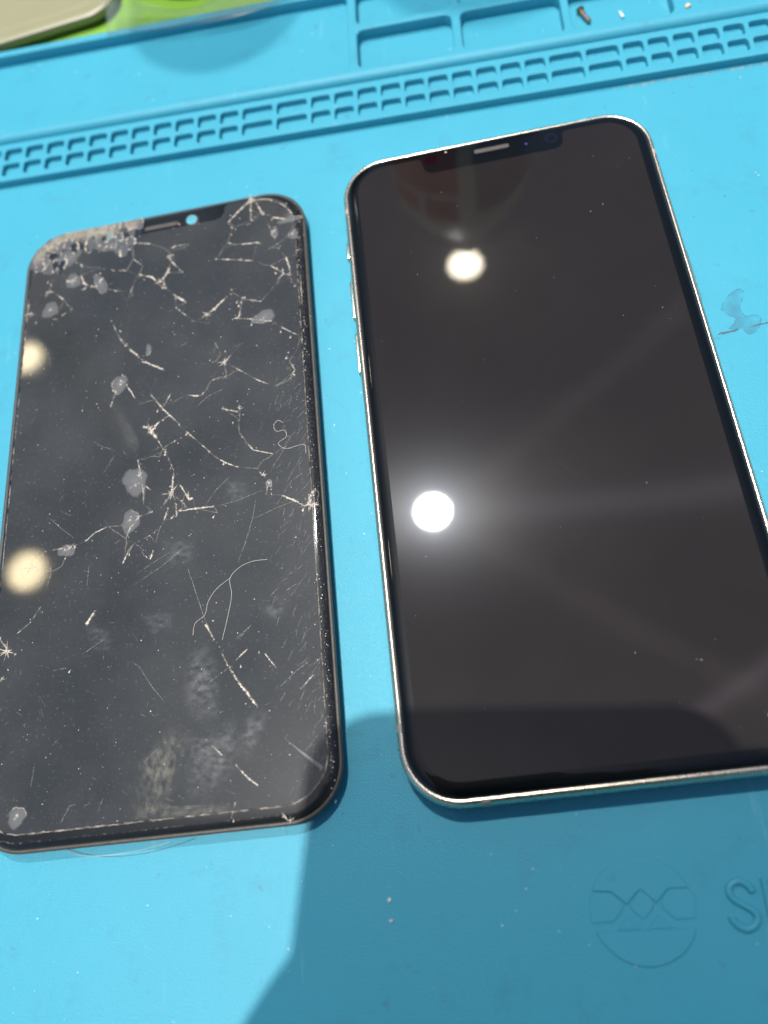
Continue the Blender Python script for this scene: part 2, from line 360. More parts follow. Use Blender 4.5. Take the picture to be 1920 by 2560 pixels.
mesh('compartment_floor', [(u, v, z) for z in (-0.2, 0.9) for u, v in ((U0+1, 111.2), (U1-1, 111.2), (U1-1, 147.6), (U0+1, 147.6))],
     [(3, 2, 1, 0), (4, 5, 6, 7), (0, 1, 5, 4), (1, 2, 6, 5), (2, 3, 7, 6), (3, 0, 4, 7)], mat, M['mat'])
for pts, hz in [([(-2.44, -95.04), (-0.69, -95.0), (1.06, -94.96), (2.09, -96.02), (2.99, -96.81), (2.61, -97.84), (0.82, -99.76), (-2.93, -99.88), (-3.12, -98.78), (-3.11, -97.33), (-2.89, -96.17)], 0.18), ([(5.81, -94.86), (6.28, -94.85), (7.24, -95.67), (8.31, -96.77), (7.54, -98.11), (5.91, -99.52), (5.02, -98.82), (4.13, -98.0), (3.8, -97.12)], 0.18), ([(10.83, -94.75), (12.54, -94.73), (14.24, -94.73), (15.08, -96.06), (15.12, -97.5), (14.71, -99.55), (11.35, -99.69), (10.28, -98.77), (9.43, -97.89), (9.22, -96.87)], 0.18), ([(3.14, -98.86), (4.22, -99.94), (5.3, -100.95), (1.25, -101.06)], 0.18), ([(8.43, -98.83), (9.48, -99.88), (10.91, -100.89), (6.37, -101.01)], 0.18), ([(-2.52, -101.23), (3.71, -101.2), (9.89, -101.06), (14.36, -100.96), (14.01, -102.27), (13.08, -103.63), (11.28, -105.24), (8.98, -106.31), (6.78, -106.78), (5.27, -106.77), (3.49, -106.5), (1.76, -105.84), (0.09, -104.68), (-1.39, -103.11)], 0.26), ([(-2.21, -94.73), (-1.31, -92.69), (0.51, -91.11), (2.94, -89.86), (5.57, -89.39), (8.25, -89.55), (10.62, -90.47), (12.7, -92.03), (14.15, -94.36), (14.24, -94.73), (10.83, -94.75), (8.51, -96.92), (6.27, -94.88), (5.81, -94.86), (3.42, -97.04), (1.06, -94.99)], 0.34)]: prism('emblem_piece', pts, -0.1, hz, mat, M['mat'], 0.13)
S_ = catmull([(*p, 0.12) for p in [(24.76, -95.92), (24.5, -95.19), (23.81, -94.45), (22.88, -94.06), (21.92, -94.22), (21.17, -94.83), (20.91, -95.7), (21.27, -96.62), (22.13, -97.36), (23.17, -97.95), (24.2, -98.61), (24.73, -99.44), (24.67, -100.29), (23.92, -101.11), (22.86, -101.47), (21.92, -101.25), (21.13, -100.65), (20.68, -100.01), (20.66, -99.47)]], 4); U_ = catmull([(*p, 0.12) for p in [(27.09, -93.69), (27.09, -96.67), (27.14, -100.15), (27.89, -101.65), (29.59, -102.35), (31.29, -101.65), (31.99, -100.15), (32.04, -96.67), (32.09, -93.69)]], 4)
tube('letter', S_, [0.45]+[0.66]*(len(S_)-2)+[0.45], mat, M['mat'], 10, 0.75)
tube('letter', U_, 0.66, mat, M['mat'], 10, 0.75)

# ------------------------------------------------------------------ whole phone on the right
ph = empty('smartphone', (0, 0, 0), label='intact smartphone with polished steel frame and clean dark screen, right of the cracked one', cat='smartphone')
HW, HH, R0 = 38.7, 78.75, 11.6
FP = [(2.2, 0.05), (1.1, 0.35), (0.42, 1.1), (0.10, 2.2), (0.0, 3.4), (0.08, 4.7), (0.26, 5.7), (0.50, 6.35), (0.78, 6.70), (1.04, 6.81), (1.26, 6.83), (1.48, 6.72)]
loft('frame', [ring(HW, HH, R0, i, z, 18) for i, z in FP], ph, M['steel'], True, False)
loft('gasket', [ring(HW, HH, R0, i, z, 18) for i, z in ((1.46, 6.5), (1.47, 6.84), (1.74, 6.88), (1.8, 6.5))], ph, M['gasket'], False, False)
GP = [(1.76, 6.5), (1.74, 6.95), (1.81, 7.12), (2.0, 7.30), (2.32, 7.46), (2.75, 7.58), (3.25, 7.66), (3.8, 7.70)]
loft('cover_glass', [ring(HW, HH, R0, i, z, 18) for i, z in GP], ph, M['cover'], True, True, auto=60)
# lit-off display area with the notch cut out of its top edge
def display_outline(l, r, bt, tp, rad, nc, nhw, nd, nr=2.6, tr=1.6):
    P = []
    for k, (cx, cy) in enumerate(((r-rad, tp-rad), (l+rad, tp-rad), (l+rad, bt+rad), (r-rad, bt+rad))):
        arc = [(cx+rad*math.cos(math.pi/2*(k+i/12)), cy+rad*math.sin(math.pi/2*(k+i/12))) for i in range(13)]
        P += arc
        if k == 0:
            x0, x1 = nc+nhw, nc-nhw
            P += [(x0+tr*(1-math.sin(t)), tp-tr*(1-math.cos(t))) for t in [math.pi/2*i/5 for i in range(6)]]
            P += [(x0-nr+nr*math.cos(t), tp-nd+nr-nr*math.sin(t)) for t in [math.pi/2*i/6 for i in range(7)]]
            P += [(x1+nr-nr*math.sin(t), tp-nd+nr-nr*math.cos(t)) for t in [math.pi/2*i/6 for i in range(7)]]
            P += [(x1-tr*math.cos(t)+0.0, tp-tr+tr*math.sin(t)) if False else (x1-tr+tr*math.cos(t), tp-tr+tr*math.sin(t)) for t in [math.pi/2*i/5 for i in range(6)]]
    return P
def sheet(name, P, z, parent, m, **kw): return mesh(name, [(*p, z) for p in P], [tuple(range(len(P)))], parent, m, **kw)
sheet('display_panel', display_outline(-34.4, 34.4, -74.35, 74.45, 7.6, 0, 17.4, 5.2), 7.72, ph, M['panel'])
ea = loft('earpiece', [ring(4.35, 0.72, 0.7, i, z, 5) for i, z in ((0, 7.66), (0, 7.735), (0.12, 7.735))], ph, M['gasket'], True, True)
ea.location = (0, 73.35*MM, 0)
gv, gf = [], []
for i in range(34):
    for j in range(4):
        x = -4.1+i*0.25; y = -0.5+j*0.26; k = len(gv)
        gv += [(x, y, 7.745), (x+.17, y, 7.745), (x+.17, y+.18, 7.745), (x, y+.18, 7.745)]; gf.append((k, k+1, k+2, k+3))
gr = mesh('grille', gv, gf, ea, M['grille']); gr['kind'] = 'stuff'
def disc(name, x, y, z, r, parent, m, n=24): return mesh(name, [(x+r*math.cos(2*math.pi*i/n), y+r*math.sin(2*math.pi*i/n), z) for i in range(n)], [tuple(range(n))], parent, m)
rq = random.Random(5); V, F = [], []
for _ in range(45):
    x, y, s = rq.uniform(-33, 33), rq.uniform(-73, 68), .03+abs(rq.gauss(0, .035)); k = len(V)
    V += [(x-s, y, 7.725), (x, y-s, 7.725), (x+s*rq.uniform(.6, 2), y, 7.725), (x, y+s, 7.725), (x, y, 7.725+s*.6)]; F += [(k, k+1, k+4), (k+1, k+2, k+4), (k+2, k+3, k+4), (k+3, k, k+4)]
mesh('dust', V, F, ph, M['speck'])['kind'] = 'stuff'
fc = disc('front_camera', 14.7, 72.85, 7.735, 1.75, ph, M['lens']); disc('lens', 14.7, 72.85, 7.745, 0.9, fc, M['cover'])
s1 = disc('proximity_sensor', 8.4, 72.6, 7.735, 1.1, ph, M['cover']); disc('lens', 8.55, 72.62, 7.745, 0.35, s1, M['glint'])
disc('face_sensor', -15.1, 73.7, 7.735, 1.6, ph, M['lens'])
disc('microphone_dot', -11.2, 75.2, 7.735, 0.22, ph, M['speck'])
def band(side, c, w=1.5):
    rings = []
    for i, z in FP[1:-1]:
        k = i-0.012
        if side == 'L': rings.append([(-HW+k, c-w/2, z), (-HW+k, c+w/2, z)])
        if side == 'R': rings.append([(HW-k, c-w/2, z), (HW-k, c+w/2, z)])
        if side == 'B': rings.append([(c-w/2, -HH+k, z), (c+w/2, -HH+k, z)])
        if side == 'T': rings.append([(c-w/2, HH-k, z), (c+w/2, HH-k, z)])
    V = [v for r in rings for v in r]
    o = mesh('antenna_band', V, [(2*i, 2*i+1, 2*i+3, 2*i+2) for i in range(len(rings)-1)], ph, M['band'])
    return o
band('L', -63.4); band('B', -23.5); band('L', 63.4); band('R', 63.4); band('R', -63.4); band('T', 23.5)
def side_button(y0, y1, s, z=3.5, w=1.15, d=0.38):
    ym = (y0+y1)/2
    o = loft('side_button', [[(s*(HW-0.2+t), ym+a, z+bb) for a, bb in rr((y1-y0)/2-i, w-i, w-i-0.02, 6)] for t, i in ((0, 0), (d, 0), (d+0.2, 0.2))], ph, M['steel'])
    return o
for y0, y1 in ((50.2, 55.8), (32.3, 44.1), (17.0, 28.8)): side_button(y0, y1, -1)
side_button(20.5, 35.5, 1)

# ------------------------------------------------------------------ cracked screen on the left
sx = empty('cracked_screen', (-87.6517, -0.2794, 0), (0, 0, -0.0039), label='shattered smartphone screen assembly with cracked dusty glass, left of the intact phone', cat='phone screen')
W2, H2, RC = 76.67/2, 155.92/2, 11.3
CAMH = (8.2, 73.05)
o = loft('back_shield', [ring(W2, H2, RC, i, z) for i, z in ((5.5, 0.02), (4.2, 0.3), (4.0, 2.5))], sx, M['shield'], auto=30)
BP = [(1.2, 2.45), (0.35, 2.5), (0.05, 2.75), (0.0, 3.2), (0.05, 3.7), (0.25, 3.86), (0.55, 3.9), (0.75, 3.8)]
o = loft('bracket', [ring(W2, H2, RC, i, z, 18) for i, z in BP], sx, M['bracket'], True, False, auto=60)
o = loft('cover_glass', [ring(W2, H2, RC, i, z, 18) for i, z in ((0.8, 3.0), (0.78, 3.82), (0.86, 4.06), (1.08, 4.28), (1.45, 4.47), (1.9, 4.60), (2.25, 4.65))], sx, M['cover_old'], True, True, auto=60)
o = sheet('display_panel', display_outline(-36.25, 35.45, -74.2, 76.0, 9.2, -0.3, 17.4, 4.6), 4.67, sx, M['panel_old'])
dp = o
# camera ring and earpiece slot in the old notch
n = 24
mesh('camera_ring', [(CAMH[0]+rad*math.cos(2*math.pi*i/n), CAMH[1]+rad*math.sin(2*math.pi*i/n), z) for rad, z in ((1.45, 4.672), (1.62, 4.73), (2.0, 4.674)) for i in range(n)],
     [(k*n+i, k*n+(i+1) % n, (k+1)*n+(i+1) % n, (k+1)*n+i) for k in range(2) for i in range(n)], sx, M['gasket'])
disc('camera_hole_disc', CAMH[0], CAMH[1], 4.69, 1.5, sx, M['hole_view'])  # solid disc painted like the lit mat showing through the hole
e2 = loft('earpiece', [ring(4.9, 0.85, 0.8, i, z, 5) for i, z in ((0, 4.6), (0, 4.69), (0.12, 4.69))], sx, M['gasket']); e2.location = (-0.2*MM, 72.9*MM, 0)
gv, gf = [], []
for i in range(26):
    x = -4.3+i*0.33; k = len(gv); gv += [(x, -.5, 4.70), (x+.14, -.5, 4.70), (x+.14, .5, 4.70), (x, .5, 4.70)]; gf.append((k, k+1, k+2, k+3))
mesh('grille', gv, gf, e2, M['grille'])['kind'] = 'stuff'

ZT = 4.69
def ribbon(P, wd, z, h=0.05, jitter=0.0, taper=True, rnd=random):
    """ridge-shaped ribbon along a polyline: verts, faces"""
    Q = []
    for (x0, y0), (x1, y1) in zip(P, P[1:]):
        L = math.hypot(x1-x0, y1-y0); k = max(1, int(L/0.45))
        for i in range(k): Q.append((x0+(x1-x0)*i/k, y0+(y1-y0)*i/k))
    Q.append(P[-1]); V, F = [], []; m = len(Q)
    for i, (x, y) in enumerate(Q):
        a = Q[max(i-1, 0)]; c = Q[min(i+1, m-1)]; d = Vector((c[0]-a[0], c[1]-a[1])); d.normalize(); nx, ny = -d.y, d.x
        t = min(i, m-1-i)/max(1, m-1)*2
        ww = wd*(0.25+0.75*min(1, t*3) if taper else 1)*(1+jitter*(rnd.random()*1.5-0.75))
        ox = jitter*0.22*(rnd.random()-0.5); oy = jitter*0.22*(rnd.random()-0.5)
        l = ww/2*(1+jitter*(rnd.random()-0.5)); r_ = ww/2*(1+jitter*(rnd.random()-0.5))
        V += [(x+ox+nx*l, y+oy+ny*l, z), (x+ox, y+oy, z+h*(0.4+rnd.random()*0.8 if jitter else 1)), (x+ox-nx*r_, y+oy-ny*r_, z)]
    for i in range(m-1):
        k = 3*i; F += [(k, k+1, k+4, k+3), (k+1, k+2, k+5, k+4)]
    return V, F
rnd = random.Random(3)
def setedge(o, vals): o.data.attributes.new('edge', 'FLOAT', 'POINT').data.foreach_set('value', vals)
def soft_ribbon(P, wd, z, lo=0.1, hi=1.0, halo=2.2, step=0.3, jit=0.35, knots=True):
    """polyline with a bright irregular core and soft flanks: verts, faces, opacity"""
    Q = []
    for (x0, y0), (x1, y1) in zip(P, P[1:]):
        k = max(1, int(math.hypot(x1-x0, y1-y0)/step))
        Q += [(x0+(x1-x0)*i/k, y0+(y1-y0)*i/k, i == 0) for i in range(k)]
    Q.append((*P[-1], True)); V, F, A, m = [], [], [], len(Q); lev = rnd.uniform(lo, hi)
    for i, (x, y, kn) in enumerate(Q):
        a = Q[max(i-1, 0)]; c = Q[min(i+1, m-1)]; d = Vector((c[0]-a[0], c[1]-a[1])); d.normalize(); nx, ny = -d.y, d.x
        lev = min(hi, max(lo, lev+rnd.uniform(-.5, .5)*(hi-lo)*.7)); al = lev*lev
        ww = wd*(.35+.6*lev+.3*rnd.random()); f = 1.0
        if kn and knots and rnd.random() < .6: ww *= 1.7; al = max(al, hi*.9)
        if i in (0, m-1): ww *= .4; f = .5
        o_ = jit*wd*rnd.uniform(-1, 1); x += nx*o_; y += ny*o_; s1, s2 = halo*(.5+rnd.random()), halo*(.5+rnd.random())
        for q, av in ((-s1*ww/2-.05, 0), (-ww/4, al*f), (ww/4, al*f*.9), (s2*ww/2+.05, 0)):
            V.append((x+nx*q, y+ny*q, z+(.012 if av else 0))); A.append(av)
    for i in range(m-1):
        for q in range(3): k = 4*i+q; F.append((k, k+1, k+5, k+4))
    return V, F, A
BURST = [((24.37, 75.95), 4.6, 17), ((2.14, 62.38), 2.2, 10), ((0.01, 54.8), 2.4, 12), ((11.9, 41.91), 2.2, 11), ((16.39, 27.06), 2.6, 10), ((25.73, 61.3), 1.5, 8), ((29.74, 63.68), 1.8, 8), ((-17.61, 57.16), 2.2, 9), ((-24.61, 60.27), 2.6, 10), ((-30.75, 58.07), 2.2, 9), ((-35.78, 70.13), 3.2, 14), ((-35.92, 52.23), 2.2, 9), ((-20.78, 56.94), 1.6, 8), ((19.21, 67.71), 1.3, 8), ((4.79, 72.33), 1.4, 9), ((3.26, 64.97), 1.8, 9), ((21.98, 44.77), 1.3, 8), ((33.28, 49.49), 2.0, 8), ((-4.07, 31.12), 1.8, 8), ((-9.0, 36.91), 1.4, 7), ((0.69, 28.24), 1.3, 7), ((0.56, 52.55), 1.7, 9), ((3.45, -5.44), 3.2, 13), ((-2.1, 12.21), 2.6, 10), ((-20.35, -15.04), 2.4, 10), ((24.88, -4.42), 1.8, 8), ((35.12, -13.35), 3.0, 12), ((-4.17, -9.98), 1.6, 8), ((7.45, -6.63), 1.8, 8), ((19.87, 13.55), 1.6, 7), ((1.75, 5.34), 1.3, 7), ((6.99, 9.08), 1.2, 7), ((-4.45, 0.25), 1.8, 8), ((-33.52, -36.91), 3.6, 12), ((-34.03, -42.89), 1.6, 8), ((-28.09, -70.95), 0.9, 7), ((27.74, -77.05), 1.4, 8)]
CRK = [(0.55, [(24.37, 75.95), (22.32, 73.96), (20.34, 72.16), (17.94, 69.5)]), (0.6, [(24.47, 75.73), (24.26, 72.18), (24.46, 68.57)]), (0.45, [(25.65, 75.11), (27.41, 70.11), (29.55, 64.17), (31.18, 58.16), (33.03, 54.67), (33.83, 50.57)]), (0.3, [(25.93, 75.83), (29.55, 74.66), (33.06, 71.97), (35.44, 68.15), (36.32, 65.39)]), (0.5, [(26.81, 70.9), (30.33, 68.43), (37.34, 65.46)]), (0.4, [(33.62, 61.94), (36.31, 60.37), (37.61, 56.67)]), (0.35, [(14.42, 58.63), (17.74, 57.75), (20.77, 56.87), (24.29, 55.76)]), (0.35, [(18.84, 62.16), (23.44, 61.52), (25.48, 61.36), (29.44, 58.88)]), (0.35, [(-8.51, 69.32), (-3.12, 67.61)]), (0.5, [(1.96, 64.32), (3.79, 65.36), (7.72, 65.07)]), (0.65, [(1.45, 62.86), (2.79, 60.67), (1.79, 57.17), (0.51, 55.61), (1.08, 52.44), (3.93, 49.4), (6.74, 46.71)]), (0.4, [(2.79, 60.36), (5.93, 56.24)]), (0.55, [(-6.06, 58.19), (-2.36, 56.56), (0.3, 52.91)]), (0.7, [(-16.81, 62.61), (-13.01, 61.12), (-9.28, 60.28)]), (0.35, [(-8.94, 50.39), (-8.01, 53.52), (-6.47, 58.09)]), (0.35, [(-15.66, 56.12), (-12.22, 54.44), (-7.47, 53.1)]), (0.55, [(-22.11, 61.6), (-21.16, 58.88), (-19.2, 57.21)]), (0.4, [(-28.79, 64.68), (-30.17, 61.19), (-31.73, 56.86)]), (0.5, [(-31.46, 56.8), (-29.66, 57.95), (-26.5, 54.8)]), (0.6, [(-28.48, 48.85), (-26.43, 49.8), (-24.11, 50.63)]), (0.45, [(-35.82, 51.0), (-35.07, 51.63), (-34.02, 51.83)]), (0.4, [(-36.11, 54.41), (-35.35, 51.81), (-36.31, 50.49)]), (0.55, [(11.75, 41.82), (14.0, 43.09), (16.02, 45.0), (18.55, 47.1)]), (0.5, [(18.55, 47.1), (21.49, 44.87), (23.93, 43.58), (26.11, 42.82)]), (0.3, [(21.23, 44.46), (20.66, 41.09), (20.12, 39.02)]), (0.3, [(19.14, 39.28), (23.27, 38.12), (28.56, 36.44)]), (0.4, [(3.96, 45.83), (5.74, 43.68), (9.01, 40.37)]), (0.3, [(12.75, 41.61), (12.72, 39.02)]), (0.3, [(28.94, 46.01), (30.52, 48.62), (32.07, 50.06)]), (0.5, [(32.07, 50.06), (34.41, 47.46), (35.31, 45.78)]), (0.3, [(28.72, 53.23), (30.65, 51.58), (32.32, 50.01)]), (0.25, [(29.02, 35.89), (32.72, 32.59), (35.47, 30.63)]), (0.4, [(-12.42, 43.99), (-11.73, 42.09)]), (0.5, [(-10.61, 39.54), (-9.0, 36.91), (-6.39, 34.11), (-3.57, 31.02), (0.69, 28.24)]), (0.3, [(14.14, 33.05), (15.55, 29.42), (16.47, 26.22), (16.89, 22.89)]), (0.6, [(12.63, 27.8), (14.32, 27.74)]), (0.28, [(16.48, 27.04), (18.45, 29.12), (20.43, 31.49)]), (0.22, [(16.48, 27.04), (20.02, 24.17), (24.64, 20.32), (28.53, 17.98)]), (0.4, [(-9.66, 27.5), (-11.01, 23.93), (-12.22, 19.84)]), (0.3, [(-9.4, 27.17), (-7.05, 23.17), (-4.98, 19.29)]), (0.35, [(-2.12, 21.7), (0.37, 18.03), (2.81, 14.95)]), (0.28, [(2.98, 20.73), (1.33, 17.85), (0.38, 16.97)]), (0.3, [(32.07, 19.14), (33.58, 21.5), (32.31, 24.17)]), (0.4, [(7.07, 19.69), (9.47, 18.97), (10.9, 18.97)]), (0.5, [(-26.1, 60.92), (-24.39, 59.28), (-23.42, 60.95)]), (0.6, [(-27.72, 68.93), (-25.18, 67.7), (-21.75, 64.68)]), (0.4, [(17.83, 63.15), (19.36, 62.35)]), (0.5, [(19.21, 67.59), (20.25, 67.85)]), (0.3, [(-7.8, 63.72), (-5.08, 60.89)]), (0.25, [(13.07, 22.55), (15.71, 23.12)]), (0.8, [(-3.84, 13.11), (-2.1, 12.33), (-1.54, 11.07), (-0.17, 9.38)]), (0.5, [(0.29, 13.65), (-0.76, 12.67), (-1.54, 11.36)]), (0.22, [(-0.16, 9.09), (0.93, 6.9), (2.02, 5.01), (3.37, 1.7), (3.91, -0.06)]), (0.6, [(1.47, 6.52), (4.09, 7.77), (6.99, 8.97)]), (0.4, [(0.45, 4.33), (2.17, 5.15)]), (0.4, [(-0.9, 19.79), (1.59, 16.35), (4.85, 12.53)]), (0.3, [(6.99, 9.83), (9.62, 6.79), (13.74, 2.13), (16.28, 0.04), (19.31, -1.58)]), (0.4, [(15.46, 14.48), (17.56, 13.51), (19.9, 12.67)]), (0.25, [(19.79, 12.4), (19.63, 10.12), (19.67, 7.26)]), (0.3, [(21.01, 5.05), (22.72, 2.23)]), (0.2, [(22.72, 2.23), (27.48, 0.41)]), (0.2, [(-4.84, 4.51), (-4.53, 3.05), (-3.3, -3.78), (-3.22, -7.04)]), (0.5, [(3.91, -0.06), (3.68, -3.31), (3.45, -5.44)]), (0.6, [(3.45, -5.44), (1.43, -8.33), (-1.11, -9.25), (-4.43, -10.05)]), (0.5, [(3.45, -5.44), (2.72, -9.07), (1.74, -11.82)]), (0.45, [(3.71, -5.48), (4.5, -8.29), (4.78, -11.25)]), (0.5, [(3.97, -5.79), (6.03, -8.0), (7.56, -10.11)]), (0.28, [(3.45, -5.44), (0.87, -5.28), (-1.22, -4.13), (-2.81, -2.5)]), (0.4, [(5.02, -10.07), (9.08, -10.09), (13.36, -10.25)]), (0.4, [(13.86, -10.07), (14.09, -11.94)]), (0.42, [(6.03, -9.33), (3.52, -11.57), (1.0, -13.27), (-1.5, -14.96), (-5.01, -16.23)]), (0.6, [(6.78, -5.99), (7.55, -7.45), (8.57, -7.62)]), (0.3, [(5.49, -3.61), (7.04, -6.56)]), (0.55, [(-1.37, -20.62), (-0.66, -18.95), (-0.04, -17.1)]), (0.35, [(-7.65, -20.7), (-6.86, -18.78)]), (0.4, [(-26.45, -14.96), (-23.59, -14.87), (-20.2, -14.96)]), (0.5, [(-20.2, -14.96), (-16.64, -13.94)]), (0.22, [(-16.64, -13.94), (-14.4, -12.18), (-11.34, -11.18)]), (0.4, [(-20.5, -14.39), (-20.66, -15.93), (-21.34, -17.38), (-22.0, -19.09)]), (0.75, [(-15.57, -33.39), (-14.41, -31.86), (-13.48, -30.53)]), (0.35, [(-31.35, -33.2), (-28.49, -31.16), (-26.23, -27.79)]), (0.6, [(23.58, -2.58), (25.03, -4.45), (25.97, -6.22)]), (0.4, [(25.35, -9.3), (25.94, -7.01)]), (0.4, [(29.03, -10.17), (31.41, -11.6), (34.23, -13.62)]), (0.7, [(34.74, -13.18), (35.34, -11.2), (36.64, -9.85)]), (0.6, [(34.97, -13.42), (36.18, -13.41), (37.14, -13.57)]), (0.25, [(-31.94, -18.14), (-29.55, -18.54)]), (0.25, [(-28.5, -15.54), (-28.13, -19.47)]), (0.25, [(-29.1, -17.78), (-27.83, -19.25), (-26.3, -20.25)]), (0.2, [(-29.69, -16.92), (-30.02, -19.19), (-30.89, -21.11)]), (0.4, [(-4.17, -10.09), (-6.15, -12.41), (-7.09, -14.88)]), (0.5, [(11.18, -36.86), (13.74, -41.37), (15.99, -46.18), (18.2, -50.0), (19.96, -52.4), (22.11, -55.45)]), (0.22, [(9.72, -50.5), (15.05, -47.4), (20.2, -43.35)]), (0.3, [(17.18, -65.93), (19.94, -68.84), (21.63, -70.21)]), (0.25, [(10.6, -59.84), (14.57, -63.81)]), (0.3, [(-22.37, -42.49), (-19.45, -42.31)]), (0.3, [(30.92, -52.86), (33.74, -50.26)]), (0.22, [(23.84, -44.72), (26.21, -48.14)]), (0.8, [(-35.09, -36.32), (-33.0, -37.07), (-31.17, -37.87)]), (0.5, [(-35.33, -33.99), (-34.15, -35.58), (-33.0, -37.07)]), (0.3, [(26.12, -75.55), (27.31, -77.2)]), (0.5, [(-34.16, -43.11), (-33.75, -42.23)]), (0.25, [(16.12, -75.54), (17.04, -72.71)])]
for wd, P in CRK:
    V, F, A = soft_ribbon(P, wd*0.40, ZT, 0.08, 1.0)
    # feathered splinters leaving the crack on either side
    for (x0, y0), (x1, y1) in zip(P, P[1:]):
        L = math.hypot(x1-x0, y1-y0)
        for _ in range(int(L*wd*1.0)):
            t = rnd.random(); s = rnd.choice((-1, 1)); ln = wd*(0.4+rnd.random()*1.5)
            dx, dy = (x1-x0)/max(L, .01), (y1-y0)/max(L, .01); px, py = x0+(x1-x0)*t, y0+(y1-y0)*t
            k = len(V); V += [(px-dx*.13, py-dy*.13, ZT+.01), (px+dx*.13, py+dy*.13, ZT+.01), (px-dy*s*ln+dx*.4*rnd.random(), py+dx*s*ln+dy*.3, ZT+.02)]; F.append((k, k+1, k+2)); A += [.7, .6, 0]
    o = mesh('crack', V, F, sx, M['crack']); setedge(o, A)
ends = [(i, p) for i, (wd, P) in enumerate(CRK) for p in (P[0], P[-1])]
V, F, A = [], [], []
for i, p in ends:
    if p[1] < -22: continue
    best = sorted((math.hypot(p[0]-q[0], p[1]-q[1]), q) for j, (wd, P) in enumerate(CRK) if j != i for q in P)
    for n_, (d, q) in enumerate(best[:2]):
        if 0.8 < d < (11 if n_ == 0 else 7) and rnd.random() < .85:
            mid = [(p[0]+(q[0]-p[0])*k+rnd.gauss(0, d*.05), p[1]+(q[1]-p[1])*k+rnd.gauss(0, d*.05)) for k in (.3, .65)]
            v, f, al = soft_ribbon([p]+mid+[q], .12, ZT-.004, .12, .55, 1.6, .35, .25, False)
            k = len(V); V += v; F += [tuple(c+k for c in e) for e in f]; A += al
o = mesh('hairline_cracks', V, F, sx, M['crack']); setedge(o, A); o['kind'] = 'stuff'
for c, R, n_ in BURST:
    V, F, A = [], [], []
    for q in range(n_):
        a = 2*math.pi*(q+rnd.uniform(-.4, .4))/n_; ln = R*(.18+.82*rnd.random()**2.2)
        w0 = rnd.uniform(.05, .13)*(.6+R*.2); k = len(V); bend = rnd.uniform(-.35, .35)
        for tt, ww, av in ((0, 1, 1), (.35, .8, .85), (.7, .45, .45), (1.0, .05, 0)):
            x, y = c[0]+ln*tt*math.cos(a+bend*tt), c[1]+ln*tt*math.sin(a+bend*tt)
            V += [(x-w0*ww*math.sin(a), y+w0*ww*math.cos(a), ZT+.02), (x+w0*ww*math.sin(a), y-w0*ww*math.cos(a), ZT+.02)]; A += [av*rnd.uniform(.6, 1)]*2
        F += [(k+2*i, k+2*i+1, k+2*i+3, k+2*i+2) for i in range(3)]
    k = len(V); V += [(c[0]+.22*R*.3*math.cos(t*.7)*rnd.uniform(.5, 1.3), c[1]+.22*R*.3*math.sin(t*.7)*rnd.uniform(.5, 1.3), ZT+.03) for t in range(9)]; F.append(tuple(range(k, k+9))); A += [.9]*9
    setedge(mesh('crack_burst', V, F, sx, M['crack']), A)
V, F, A = [], [], []
for _ in range(150):
    wd, P = rnd.choice(CRK); p = rnd.choice(P)
    if p[1] < 20 and rnd.random() < .5: continue
    x, y = p[0]+rnd.gauss(0, .9), p[1]+rnd.gauss(0, .9); s = rnd.uniform(.18, .55); a = rnd.uniform(-.6, .6)
    k = len(V)
    for q, rad, av in ((0, 0, 1), (a-2.2, s, .1), (a-1.57, s*.7, .9), (a-.9, s, .1), (a+1.57, s*1.5, 0)):
        V.append((x+rad*math.cos(q), y+rad*math.sin(q), ZT+.02)); A.append(av)
    F += [(k, k+1, k+2), (k, k+2, k+3), (k, k+3, k+4), (k, k+4, k+1)]
o = mesh('glass_chips', V, F, sx, M['crack']); setedge(o, A); o['kind'] = 'stuff'
